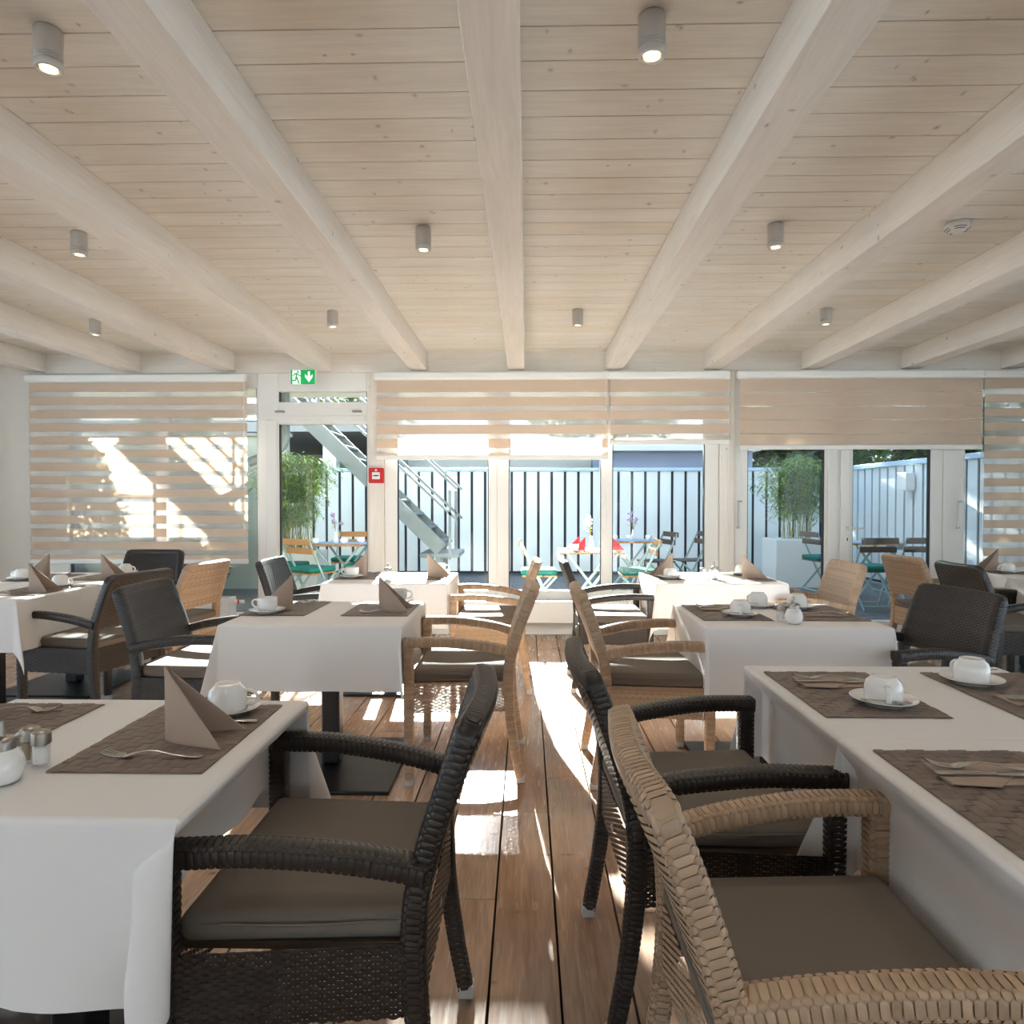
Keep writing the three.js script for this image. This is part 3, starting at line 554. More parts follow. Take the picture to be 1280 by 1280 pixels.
const napkinGeo = (() => { // stands like an open book with triangular pages
  const mb = new MB(), H = 0.157, L = 0.15, w = 0.062, th = 0.0035, n = 16;
  const curve = (s) => { const a = Math.abs(s), k = Math.sign(s); return V(L * Math.pow(a, 1.25), 0, k * w * Math.pow(a, 0.72)); };   // s from -1 (far page) to 1 (near page)
  const at = (s, v, o) => { const b = curve(s), l = Math.hypot(b.x, b.z) || 1, nx = -0.35 - 0.3 * (1 - Math.abs(s)), nz = Math.sign(s) * Math.min(1, Math.abs(s) * 4); return [b.x * v + nx * o, H * (1 - v) , b.z * v + nz * o]; };
  for (const o of [0, th]) mb.grid(n * 2, 10, (i, j) => at(i / n - 1, j / 10, o), { flip: o === 0 });
  for (const s of [-1, 1]) mb.grid(1, 10, (i, j) => at(s, j / 10, i * th), { flip: s < 0 });
  mb.grid(n * 2, 1, (i, j) => at(i / n - 1, 1, j * th));
  // the folded inner flap
  mb.grid(1, 6, (i, j) => { const v = j / 6; return i ? [0.118 * v + 0.006, H * (1 - v) * 0.985, 0.043 * v] : [0.02 + 0.0 * v, H * (1 - v) * 0.9, 0.004]; });
  return mb.geo();
})();
const flatNapkinGeo = merge([rbox(-0.045, 0.045, 0, 0.003, -0.01, 0.19, 0.0014, 1).translate(0, 0, -0.09), new THREE.ExtrudeGeometry(new THREE.Shape([new THREE.Vector2(-0.05, -0.1), new THREE.Vector2(0.06, 0.02), new THREE.Vector2(0.05, 0.1), new THREE.Vector2(-0.05, 0.1)]), { depth: 0.0022, bevelEnabled: false }).rotateX(Math.PI / 2).translate(0, 0.0055, 0)]);
function blade(pts, y, thick, rise) { // flat cutlery outline, half widths along z; slight lengthwise curve
  const mb = new MB(), n = pts.length - 1;
  mb.grid(8, n, (i, j) => { const [z, h] = pts[j], a = i / 8 * 2 * Math.PI; return [Math.cos(a) * h, y + rise(z) + Math.sin(a) * Math.min(thick, h), z]; }, { wrapU: true });
  return mb.geo();
}
const sweep = (z) => 0.004 + 0.009 * Math.pow(Math.max(0, (z + 0.02) / 0.1), 2) * 0.4;
const forkRise = (z) => 0.0025 + (z > -0.045 ? 0.0105 * Math.exp(-Math.pow((z + 0.005) / 0.04, 2)) : 0.004 * Math.pow(Math.max(0, (z + 0.045) / 0.014), 2));
const forkHandle = blade([[0.1, 0.0005], [0.099, 0.006], [0.09, 0.009], [0.07, 0.0078], [0.04, 0.005], [0.01, 0.0034], [-0.01, 0.003], [-0.025, 0.0036], [-0.034, 0.0075], [-0.042, 0.0118], [-0.055, 0.0128], [-0.063, 0.0126]], 0.001, 0.0015, forkRise);
const forkTines = merge([-0.0108, -0.0036, 0.0036, 0.0108].map((x) => tube([V(x, 0.0042, -0.061), V(x, 0.0046, -0.075), V(x, 0.0075, -0.09), V(x * 0.96, 0.0125, -0.104)], 0.0017, 10, 6)));
const knifeBlade = blade([[-0.012, 0.006], [-0.02, 0.0085], [-0.06, 0.009], [-0.09, 0.0075], [-0.104, 0.0005]], 0.0025, 0.0009, () => 0), knifeHandle = blade([[0.1, 0.0005], [0.099, 0.007], [0.08, 0.009], [0.03, 0.0065], [-0.012, 0.006]], 0.003, 0.003, () => 0.001);
const spoonGeo = [blade([[0.07, 0.0005], [0.069, 0.0045], [0.05, 0.005], [0.01, 0.0024], [-0.012, 0.0022]], 0.001, 0.0014, (z) => 0.005 + 0.06 * Math.max(0, z)), blade([[-0.012, 0.0022], [-0.02, 0.007], [-0.034, 0.011], [-0.048, 0.0088], [-0.055, 0.0005]], 0.001, 0.0022, () => 0.003)];
const saucerGeo = lathe([[0, 0.003], [0.042, 0.003], [0.043, 0], [0.048, 0], [0.05, 0.004], [0.068, 0.011], [0.079, 0.016], [0.0805, 0.0175], [0.079, 0.0185], [0.066, 0.014], [0.05, 0.0085], [0.044, 0.0075], [0.03, 0.0075], [0, 0.007]], 48);
const cupProfile = [[0, 0.004], [0.024, 0.004], [0.0255, 0], [0.03, 0], [0.0315, 0.004], [0.04, 0.012], [0.045, 0.024], [0.0455, 0.04], [0.0455, 0.062], [0.0446, 0.0635], [0.0435, 0.062], [0.0432, 0.036], [0.0425, 0.024], [0.037, 0.0135], [0.028, 0.009], [0, 0.008]];
const cupHandle = new THREE.TubeGeometry(new THREE.CatmullRomCurve3([V(0.043, 0.05, 0), V(0.058, 0.053, 0), V(0.069, 0.045, 0), V(0.069, 0.031, 0), V(0.058, 0.02, 0), V(0.042, 0.018, 0)]), 28, 0.0042, 8).scale(1, 1, 1.8);
const upsideDown = (g) => { const c = g.clone().rotateX(Math.PI); return c.translate(0, 0.0635, 0); };
const cupUp = [lathe(cupProfile, 44), cupHandle], cupDown = [upsideDown(lathe(cupProfile, 44)), upsideDown(cupHandle)];
const kits = {};
function ware(kind, label, pos, turn = 0) {
  if (kits[kind]) return copyOf(kits[kind], label, pos, turn);
  let t;
  const one = (name, geo, mat, cat, group) => (t = solo(name, geo, mat, label, cat, pos, turn, group));
  const many = (name, cat, group) => (t = thing(name, label, cat, pos, turn, group));
  if (kind === 'mat') one('placemat', matGeo, M.mat, 'placemat', 'woven taupe placemats');
  if (kind === 'napkin') one('standing_napkin', napkinGeo, M.napkin, 'napkin', 'standing taupe napkins');
  if (kind === 'flat') one('folded_napkin', flatNapkinGeo, M.napkin, 'napkin', 'folded taupe napkins under cutlery');
  if (kind === 'saucer') one('saucer', saucerGeo, M.china, 'saucer', 'white saucers');
  if (kind === 'fork') { many('fork', 'fork', 'forks'); part('handle', forkHandle, M.steel, t); part('tines', forkTines, M.steel, t); }
  if (kind === 'knife') { many('knife', 'knife', 'knives'); part('blade', knifeBlade, M.steel, t); part('handle', knifeHandle, M.steel, t); }
  if (kind === 'spoon') { many('teaspoon', 'spoon', 'teaspoons'); part('handle', spoonGeo[0], M.steel, t); part('bowl', spoonGeo[1], M.steel, t); }
  if (kind === 'cup') { many('coffee_cup', 'cup', 'upright white cups'); part('body', cupUp[0], M.china, t); part('handle', cupUp[1], M.china, t); }
  if (kind === 'down') { many('upturned_cup', 'cup', 'upturned white cups'); part('body', cupDown[0], M.china, t); part('handle', cupDown[1], M.china, t); }
  if (kind === 'shaker' || kind === 'pepper') {
    many(kind === 'pepper' ? 'pepper_shaker' : 'salt_shaker', 'shaker', 'glass shakers');
    part('glass', lathe([[0, 0.003], [0.0145, 0.003], [0.0165, 0], [0.0175, 0.002], [0.0172, 0.012], [0.0165, 0.045], [0.0165, 0.05], [0.0148, 0.05], [0.0148, 0.008], [0, 0.006]], 32), M.jar, t);
    part('filling', lathe([[0, 0.0085], [0.0142, 0.0085], [0.0142, 0.041], [0, 0.042]], 28), kind === 'pepper' ? M.pepper : M.salt, t);
    part('cap', lathe([[0.0172, 0.046], [0.0178, 0.047], [0.0178, 0.066], [0.016, 0.0695], [0.009, 0.0725], [0, 0.073]], 32), M.brushed, t);
  }
  if (kind === 'pot') {
    many('sugar_pourer', 'sugar pourer', 'glass sugar pourers');
    part('jar', lathe([[0, 0], [0.022, 0], [0.03, 0.006], [0.036, 0.02], [0.037, 0.034], [0.033, 0.05], [0.026, 0.062], [0.0225, 0.067], [0.0225, 0.07]], 36), M.china, t, 'white sugar-filled glass body');
    part('cap', lathe([[0.0245, 0.062], [0.0245, 0.078], [0.022, 0.083], [0.012, 0.087], [0, 0.088]], 32), M.brushed, t);
    part('spout', merge([new THREE.CylinderGeometry(0.0035, 0.0045, 0.03, 14).translate(0.002, 0.1, 0), new THREE.CylinderGeometry(0.006, 0.0035, 0.012, 12).rotateZ(-0.9).translate(0.026, 0.085, 0)]), M.brushed, t);
  }
  return (kits[kind] = t);
}
// one cover laid for a guest at the +x side of the mat (turned for a guest opposite)
function cover(x, z, flip, where, items) {
  const s = flip ? -1 : 1, r = flip ? Math.PI : 0, at = (dx, dz, y) => [x + s * dx, TOP + y, z + s * dz];
  for (const [kind, dx, dz, extra = 0, note = '', y] of items) {
    const h = y ?? { mat: 0, napkin: 0.0036, flat: 0.0038, fork: 0.004, knife: 0.004, saucer: 0.0036, cup: 0.0116, down: 0.0116, spoon: 0.018 }[kind];
    const noun = { mat: 'woven taupe placemat', napkin: 'taupe napkin standing folded', flat: 'taupe napkin folded flat', fork: 'steel fork', knife: 'steel knife', saucer: 'white saucer', cup: 'upright white cup', down: 'upturned white cup', spoon: 'teaspoon on the saucer' }[kind];
    ware(kind, `${note ? note + ' ' : ''}${noun} ${where}`, at(dx, dz, h), r + extra);
  }
}
const standing = (cup, turn = 0) => [['mat', 0, 0], ['napkin', -0.014, 0.035], ['fork', 0.02, 0.145, Math.PI / 2], ['knife', 0.045, -0.075, Math.PI / 2], ['saucer', 0.04, -0.15], [cup, 0.04, -0.15, turn], ['spoon', 0.045, -0.2, 1.4]];
const flatSet = (cup, turn = 0) => [['mat', 0, 0], ['flat', 0.0, 0.08, Math.PI / 2], ['knife', 0.01, 0.07, Math.PI / 2, '', 0.0098], ['fork', 0.0, 0.098, -Math.PI / 2 - 0.12, '', 0.0096], ['saucer', -0.04, -0.11], [cup, -0.04, -0.11, turn], ['spoon', -0.03, -0.16, 1.5]];
cover(-0.775, -1.505, false, 'beside the dark chair at the lower left', standing('down', 0.2));
cover(-1.235, -1.505, true, 'cut by the picture\'s left edge, behind the shakers', standing('down').filter(([k]) => ['mat', 'napkin', 'fork'].includes(k)));
cover(-1.16, -3.28, true, 'at the dark chair with the sunlit cushion', standing('cup', 0.0));
cover(-0.69, -3.28, false, 'at the tan chair left of the aisle', standing('cup', 0.1));
cover(-1.13, -4.7, true, 'at the chair before the exit door', standing('cup'));
cover(-0.66, -4.68, false, 'at the tan chair nearest the window', standing('cup'));
cover(1.0, -4.72, true, 'at the window-side dark chair right of the aisle', standing('down', 1.2));
cover(1.47, -4.66, false, 'at the tan chair before the white door handle', standing('down'));
cover(0.925, -3.2, true, 'at the tan chair right of the aisle', flatSet('down', 1.3));
cover(1.345, -3.2, false, 'behind the sugar pourer, before the dark backrest', flatSet('down', 1.75));
ware('saucer', 'white saucer standing directly on the cloth between two placemats', [1.137, TOP, -3.37]); ware('down', 'upturned white cup standing between two placemats, farthest on its cloth', [1.137, TOP + 0.008, -3.37], 2); ware('spoon', 'teaspoon on the saucer between two placemats', [1.085, TOP + 0.016, -3.37], 0.5);
cover(0.876, -1.872, true, 'at the dark chair behind the nearest tan chair', flatSet('down', 1.27));
cover(1.346, -1.872, false, 'at the right edge, second table from the front', flatSet('down', 1.75).map((i) => (i[0] === 'saucer' || i[0] === 'down' ? [i[0], -0.075, -0.095, i[3]] : i)));
cover(0.878, -1.22, true, 'at the nearest tan chair in the lower right', flatSet('down', 3.6));
cover(-2.85, -3.9, false, 'on the front table by the white wall', standing('down'));
cover(-2.87, -4.6, false, 'on the rear table by the white wall, before the striped blind', standing('down'));
cover(-3.27, -4.55, true, 'on the rear table by the white wall, nearest that wall', standing('down'));
cover(3.5, -5.12, true, 'on the far right table under the striped blind', standing('down'));
cover(3.5, -4.43, true, 'at the dark chair on the far right edge', standing('down').filter(([k]) => ['mat', 'fork'].includes(k)));
ware('shaker', 'full glass salt shaker at the lower left edge, beside the pepper', [-0.957, TOP, -1.318]);
ware('pepper', 'glass pepper shaker at the lower left edge, beside the salt', [-0.995, TOP, -1.34]);
ware('pot', 'white sugar pourer cut by the picture\'s left edge, beside the shakers', [-0.975, TOP, -1.24], 0.4);
ware('pot', 'white sugar pourer on the sunlit cloth beside the exit door', [-0.905, TOP, -4.43], 0.3);
ware('pot', 'white sugar pourer on the sunlit cloth before the wooden post', [1.25, TOP, -4.56], 2.4);
ware('pot', 'white sugar pourer among the upturned cups, beside a salt shaker', [1.14, TOP, -2.925], 1.4);
ware('shaker', 'glass salt shaker among the upturned cups, beside the sugar pourer', [1.105, TOP, -2.985]);
ware('shaker', 'glass salt shaker on the sunlit cloth before the wooden post', [1.185, TOP, -4.6]);

// ───────────────────────── the terrace outside ─────────────────────────
{
  const g = structure('ground');
  part('bed', box(-40, 40, -0.6, -0.05, -60, ZB - 0.15), M.joint, g);
  const rest = []; let n = 0;
  for (let r = 0; r < 22; r++) for (let c = 0; c < 42; c++) {
    const w = 0.4, d = 0.22, x = -8 + c * w + (r % 2) * 0.2, z = -6.62 - r * d; if (z < -11.5) continue;
    const q = uvBox(x, x + w - 0.008, -0.07, -0.012 - 0.003 * hash(r, c), z - d + 0.008, z, 'x', hash(c, r) * 3, hash(c, r + 5) * 3, 0.003);
    if (x > -1.8 && x < 5 && n < 290) { part('paver', q, M.paver, g); n++; } else rest.push(q);
  }
  part('far_pavers', merge(rest), M.paver, g).userData.kind = 'stuff';
  const road = structure('street'); part('asphalt', box(-40, 40, -0.6, -0.05, ZR + 0.2, 44), M.concrete, road); part('gravel', box(-40, XL - 0.2, -0.6, -0.05, ZB - 0.15, ZR + 0.2), M.gravel, road); part('gravel', box(XR + 0.2, 40, -0.6, -0.05, ZB - 0.15, ZR + 0.2), M.gravel, road);
}
function fence(label, horizontal, from, to, at, group) {
  const f = thing('board_fence', label, 'fence'), P = 0.2222, n = Math.round((to - from) / P), geoA = horizontal ? rbox(0, 0.178, 0.06, 1.73, -0.012, 0.012, 0.002, 1) : rbox(-0.012, 0.012, 0.06, 1.73, 0, 0.178, 0.002, 1);
  for (let k = 0; k < n; k++) { const m = part('board', geoA, M.fence, f); if (horizontal) m.position.set(from + k * P, 0, at); else m.position.set(at, 0, from + k * P); }
  part('backing', horizontal ? box(from - 0.1, to, 0.02, 1.72, at - 0.06, at - 0.02) : box(at + 0.02, at + 0.06, 0.02, 1.72, from - 0.1, to), M.post, f, 'dark backing behind the gaps');
  part('cap', horizontal ? rbox(from - 0.1, to + 0.02, 1.73, 1.785, at - 0.1, at + 0.05, 0.008) : rbox(at - 0.06, at + 0.1, 1.73, 1.8, from - 0.1, to, 0.008), M.flash, f, 'pale blue metal capping');
}
fence('white board fence with dark gaps along the back of the terrace', true, -6.0, 5.2, -11.4);
fence('white board fence running towards the building at the right of the terrace', false, -11.35, -6.6, 5.26);
{ const l = thing('wall_lamp', 'small white box lamp on the side fence', 'lamp', [5.16, 1.5, -9.4]); part('casing', rbox(-0.06, 0.06, -0.12, 0.12, -0.11, 0.11, 0.006), M.white, l); part('bracket', rbox(0.05, 0.09, -0.08, 0.08, -0.07, 0.07, 0.004), M.white, l); }
{ // steel stair climbing to the left
  const s = thing('steel_stair', 'galvanised steel stair with handrails climbing to the roof terrace', 'stair', [0, 0, -10.0]);
  const A = V(-1.2, 0.55, 0), B = V(-4.2, 3.45, 0), d = B.clone().sub(A);
  for (const z of [0.4, -0.4]) {
    part('stringer', bar(A.clone().setZ(z), B.clone().setZ(z), 0.012, 0.21), M.galv, s);
    for (const h of [0.42, 0.86]) part('handrail', bar(A.clone().setZ(z).add(V(0.22, h, 0)), B.clone().setZ(z).add(V(0, h + 0.1, 0)), 0.035, 0.035), M.galv, s);
    for (const t of [-0.04, 0.28, 0.34, 0.62, 0.95]) { const p = A.clone().addScaledVector(d, t); part('baluster', bar(V(p.x, p.y - 0.02, z), V(p.x, p.y + 0.95, z), 0.035, 0.035), M.galv, s); }
  }
  for (let k = 0; k < 15; k++) { const p = A.clone().addScaledVector(d, (k + 0.4) / 15); part('tread', rbox(p.x - 0.12, p.x + 0.12, p.y + 0.02, p.y + 0.05, -0.39, 0.39, 0.004), M.galv, s); }
  part('landing', rbox(-1.5, -0.95, 0.44, 0.5, -0.45, 0.45, 0.005), M.galv, s); for (const z of [0.38, -0.38]) part('foot', rbox(-1.28, -1.2, -0.02, 0.45, z - 0.04, z + 0.04, 0.004), M.galv, s);
  const r = thing('roof_terrace', 'concrete roof terrace over a dark open carport beyond the fence', 'building', [0, 0, 0]);
  part('slab', box(-14, -2.4, 2.5, 2.68, -19, -12.4), M.concrete, r); part('deck_edge', box(-14, -3.6, 2.72, 2.84, -19, -12.6), M.soffit, r);
  part('back_wall', box(-14, -2.4, 0, 2.5, -19.2, -19), M.concrete, r); part('side_wall', box(-14.2, -14, 0, 2.7, -19, -12.4), M.concrete, r); part('side_wall', box(-2.6, -2.4, 0, 2.5, -19, -12.9), M.concrete, r);
  part('column', rbox(-3.75, -3.5, 0, 2.5, -12.75, -12.5, 0.01), M.white, r); part('column', rbox(-9.2, -8.95, 0, 2.5, -12.75, -12.5, 0.01), M.white, r);
  for (let k = 0; k < 7; k++) part('railing_post', box(-13.5 + k * 1.6, -13.46 + k * 1.6, 2.84, 3.8, -12.7, -12.66), M.galv, r);
  part('railing', merge([box(-13.6, -3.6, 3.78, 3.82, -12.7, -12.66), box(-13.6, -3.6, 3.3, 3.33, -12.7, -12.66)]), M.galv, r);
  const p = thing('downpipe', 'galvanised rain downpipe at the top of the exit door', 'pipe', [-2.63, 0, -7.4]);
  part('pipe', tube([V(0, 2.5, 0), V(0, 2.1, 0), V(0, 1.92, 0), V(-0.04, 1.83, 0), V(-0.18, 1.75, 0), V(-0.4, 1.66, 0)], 0.05, 40, 14), M.galv, p);
  part('collar', merge([new THREE.CylinderGeometry(0.054, 0.054, 0.02, 16).translate(0, 1.95, 0), new THREE.CylinderGeometry(0.054, 0.054, 0.02, 16).translate(0, 2.2, 0)]), M.galv, p);
  const h = thing('flat_shed', 'low flat-roofed grey-blue shed showing above the fence', 'shed');
  part('wall', box(1.3, 4.4, 0, 2.2, -15, -13.4), M.shed, h); part('roof_edge', box(-2.4, 4.5, 2.2, 2.36, -15.1, -13.2), M.white, h); part('wall', box(-2.4, 1.3, 0, 2.2, -15, -13.8), M.fence, h);
  const n = thing('neighbour_house', 'pale neighbouring wall left of the terrace, behind the wide blind', 'building', [0, 0, 0]);
  part('wall', box(-9.2, -6.2, 0, 3.2, -9.4, -7.4), M.render, n); part('roof', box(-9.3, -6.1, 3.2, 3.35, -9.5, -7.3), M.roof, n);
  for (const x of [-8.6, -7.4]) { const w = part('window', rbox(x, x + 0.8, 1.0, 2.2, -7.41, -7.36, 0.01), M.white, n); part('pane', box(x + 0.06, x + 0.74, 1.06, 2.14, -7.37, -7.352), M.pane, w); }
}
{ const g = thing('garden_wall', 'pale grey-green garden wall outside behind the wide striped blind', 'wall'); part('panel', box(-9, -3.4, -0.05, 2.15, -9.75, -9.6), M.gardenWall, g); part('coping', rbox(-9.02, -3.37, 2.15, 2.2, -9.78, -9.57, 0.006), M.concrete, g); }
// plants
const leafGeo = (list) => { // list of [pos, dir, up, length, width, tone]
  const mb = new MB();
  for (const [p, d, u, L, w, c] of list) { const s = d.clone().cross(u).normalize(); mb.grid(2, 2, (i, j) => { const t = j / 2, k = (i - 1) * w * [0.35, 1, 0.08][j]; const q = p.clone().addScaledVector(d, t * L).addScaledVector(s, k).addScaledVector(u, -0.25 * L * t * t + (i === 1 ? -0.1 * w : 0)); return [q.x, q.y, q.z, c]; }); }
  return mb.geo(true);
};
function bamboo(label, x, z, y0, y1, spreadX, n, potGeo, potLabel, seed) {
  seedState = seed; const t = thing('potted_bamboo', label, 'plant', [x, 0, z]);
  part('planter', potGeo, M.planter, t, potLabel); part('soil', box(-0.3, 0.3, y0 - 0.09, y0 - 0.06, -0.16, 0.16), M.soil, t);
  const st = [], lv = [];
  for (let k = 0; k < n; k++) {
    const bx = rr(-0.22, 0.22), bz = rr(-0.13, 0.13), tx = bx + rr(-1, 1) * spreadX, tz = bz + rr(-0.3, 0.3), hh = y0 + (y1 - y0) * (0.55 + 0.45 * Math.sqrt(1 - Math.min(0.96, Math.pow((tx / (spreadX + 0.22)), 2))) * rr(0.75, 1.02));
    const p0 = V(bx, y0 - 0.07, bz), p2 = V(tx, hh, tz), p1 = V(bx + (tx - bx) * 0.3, y0 + (hh - y0) * 0.55, bz + (tz - bz) * 0.3); st.push(tube([p0, p1, p2], 0.003, 8, 4));
    const cv = new THREE.QuadraticBezierCurve3(p0, p1, p2);
    for (let m = 0; m < 95; m++) { const f = 0.3 + 0.7 * Math.pow(rnd(), 0.75), q = 0.05 + 0.09 * f, p = cv.getPoint(f).add(V(rr(-q, q), rr(-0.05, 0.05), rr(-q, q))), a = rr(0, 6.283); lv.push([p, V(Math.cos(a), rr(-0.5, 0.5), Math.sin(a)).normalize(), V(0, 1, 0), rr(0.07, 0.15), rr(0.007, 0.012), rr(0.6, 1.5)]); }
  }
  part('stems', merge(st), M.stalk, t); const l = part('foliage', leafGeo(lv), M.leaf, t); l.userData.kind = 'stuff';
}
bamboo('bushy potted bamboo behind the exit door glass', -2.97, -8.75, 0.6, 1.86, 0.4, 80, rbox(-0.34, 0.34, -0.02, 0.6, -0.22, 0.22, 0.01), 'pale planter box', 91);
bamboo('feathery bamboo in a tall white planter behind the double door', 4.02, -10.2, 0.68, 1.88, 0.42, 60, rbox(-0.42, 0.42, -0.02, 0.68, -0.3, 0.3, 0.012), 'tall white planter box', 133);
function tree(label, x, z, y0, rx, ry, n, seed) {
  seedState = seed; const t = thing('background_tree', label, 'tree', [x, 0, z]), lv = [];
  for (let k = 0; k < n; k++) { const a = rr(0, 6.283), b = Math.acos(rr(-1, 1)), r = Math.pow(rnd(), 0.33), lump = 1 + 0.25 * Math.sin(a * 3 + seed) * Math.sin(b * 4); const p = V(Math.cos(a) * Math.sin(b) * rx * r * lump, y0 + Math.cos(b) * ry * r * lump, Math.sin(a) * Math.sin(b) * rx * r * lump), c = rr(0, 6.283); lv.push([p, V(Math.cos(c), rr(-0.6, 0.6), Math.sin(c)).normalize(), V(0, 1, 0), rr(0.16, 0.3), rr(0.05, 0.09), rr(0.5, 1.5)]); }
  part('trunk', merge([tube([V(0, -0.1, 0), V(0.06, y0 * 0.5, 0), V(0, y0, 0)], 0.12, 10, 8), tube([V(0.02, y0 * 0.7, 0), V(rx * 0.3, y0 + ry * 0.2, 0.1), V(rx * 0.45, y0 + ry * 0.5, 0)], 0.06, 8, 6), tube([V(0.02, y0 * 0.7, 0), V(-rx * 0.3, y0 + ry * 0.2, -0.1), V(-rx * 0.45, y0 + ry * 0.5, 0)], 0.06, 8, 6)]), M.bark, t);
  part('crown', leafGeo(lv), M.treeLeaf, t).userData.kind = 'stuff';
}
tree('broad dark green tree above the fence behind the feathery bamboo', 9.3, -20.5, 5.0, 2.3, 3.0, 8000, 17);
tree('tall green tree behind the flat-roofed shed', 2.25, -18.4, 5.4, 2.4, 3.3, 12000, 61);
tree('dark green tree above the corner of the two fences', 14.6, -20, 4.4, 2.1, 2.3, 4000, 29);
tree('dense dark hedge tree right above the back fence, behind the feathery bamboo', 6.3, -15.6, 2.5, 1.7, 1.25, 7000, 97);
tree('dense dark hedge tree over the fence corner', 10.3, -16.6, 2.5, 1.6, 1.2, 6000, 103);
tree('green treetop behind the roof terrace railing', -6.0, -25, 5.2, 2.6, 2.4, 3600, 43);
function shrub(label, x, z, h, r, n, seed) {
  seedState = seed; const t = thing('garden_shrub', label, 'shrub', [x, 0, z]), lv = [];
  for (let k = 0; k < n; k++) { const v = Math.pow(rnd(), 0.8), a = rr(0, 6.283), R = r * Math.pow(Math.sin(Math.PI * Math.min(1, 0.28 + 0.72 * v)), 0.7) * Math.sqrt(rr(0.25, 1)) * (1 + 0.15 * Math.sin(5 * a + 7 * v)), c = rr(0, 6.283); lv.push([V(Math.cos(a) * R, 0.15 + (h - 0.2) * v, Math.sin(a) * R), V(Math.cos(c), rr(-0.4, 0.7), Math.sin(c)).normalize(), V(0, 1, 0), rr(0.06, 0.11), rr(0.02, 0.035), rr(0.5, 1.5)]); }
  part('stem', merge([tube([V(0, -0.05, 0), V(0.02, h * 0.4, 0.02), V(0, h * 0.8, 0)], 0.025, 8, 6), tube([V(0.01, h * 0.2, 0), V(r * 0.3, h * 0.5, 0.05)], 0.012, 6, 5), tube([V(0.01, h * 0.25, 0), V(-r * 0.3, h * 0.5, -0.05)], 0.012, 6, 5)]), M.bark, t);
  part('foliage', leafGeo(lv), M.treeLeaf, t).userData.kind = 'stuff';
}
shrub('tall leafy shrub outside, seen through the wide striped blind', -4.5, -8.7, 2.95, 0.72, 7500, 71);
// folding bistro furniture
const bs = {};
function bistroChair(label, x, z, deg, woodDark, cushion) {
  const key = woodDark + '-' + cushion; if (bs[key]) return copyOf(bs[key], label, [x, 0, z], deg * Math.PI / 180);
  const t = bs[key] = thing('folding_chair', label, 'chair', [x, 0, z], deg * Math.PI / 180, 'folding terrace chairs'), W = woodDark ? M.slatDark : M.slat;
  for (const s of [1, -1]) { part('frame_bar', merge([bar(V(0.2, 0, 0.2 * s), V(-0.21, 0.82, 0.2 * s), 0.012, 0.022), bar(V(-0.22, 0, 0.18 * s), V(0.19, 0.43, 0.18 * s), 0.012, 0.022)]), M.bistro, t); }
  part('cross_bar', merge([bar(V(-0.2, 0.05, 0.18), V(-0.2, 0.05, -0.18), 0.014, 0.014, V(0, 1, 0)), bar(V(0.18, 0.05, 0.2), V(0.18, 0.05, -0.2), 0.014, 0.014, V(0, 1, 0))]), M.bistro, t);
  for (const y of [0.69, 0.79]) part('back_slat', rbox(-0.215, -0.195, y - 0.034, y + 0.034, -0.21, 0.21, 0.006).translate(y === 0.69 ? 0.045 : 0, 0, 0), W, t);
  for (let k = 0; k < 5; k++) part('seat_slat', rbox(-0.18 + k * 0.078, -0.113 + k * 0.078, 0.43, 0.447, -0.2, 0.2, 0.005), W, t);
  if (cushion) part('cushion', rbox(-0.19, 0.2, 0.448, 0.505, -0.2, 0.2, 0.026, 4), M.teal, t, 'dark green seat cushion');
  return t;
}
let bt;
function bistroTable(label, x, z, deg) {
  if (bt) return copyOf(bt, label, [x, 0, z], deg * Math.PI / 180);
  bt = thing('folding_table', label, 'table', [x, 0, z], deg * Math.PI / 180, 'folding terrace tables');
  for (let k = 0; k < 8; k++) part('top_slat', rbox(-0.33 + k * 0.0825, -0.258 + k * 0.0825, 0.7, 0.722, -0.33, 0.33, 0.005), M.slat, bt);
  for (const s of [1, -1]) part('leg', merge([bar(V(0.28, 0, 0.26 * s), V(-0.26, 0.7, 0.26 * s), 0.014, 0.026), bar(V(-0.28, 0, 0.24 * s), V(0.26, 0.7, 0.24 * s), 0.014, 0.026)]), M.bistro, bt);
  part('stretcher', merge([bar(V(0.2, 0.1, 0.26), V(0.2, 0.1, -0.26), 0.014, 0.014, V(0, 1, 0)), bar(V(-0.2, 0.1, 0.24), V(-0.2, 0.1, -0.24), 0.014, 0.014, V(0, 1, 0))]), M.bistro, bt);
  return bt;
}
const clothStrip = (() => { const mb = new MB(); mb.grid(20, 24, (i, j) => { const x = -0.2 + 0.4 * i / 20, s = -0.44 + 0.88 * j / 24, e = 0.345, o = Math.abs(s) - e; return [x + (o > 0 ? 0.02 * Math.sin(j + i * 0.5) * o * 4 : 0), 0.7245 - (o > 0 ? o : 0) + 0, (o > 0 ? Math.sign(s) * (e + 0.02 * o) : s), 1]; }, { flip: true }); return mb.geo(); })();
const vase = [lathe([[0, 0], [0.028, 0], [0.034, 0.03], [0.02, 0.085], [0.016, 0.12], [0.02, 0.135], [0.016, 0.134], [0.012, 0.12], [0, 0.1]], 24)];
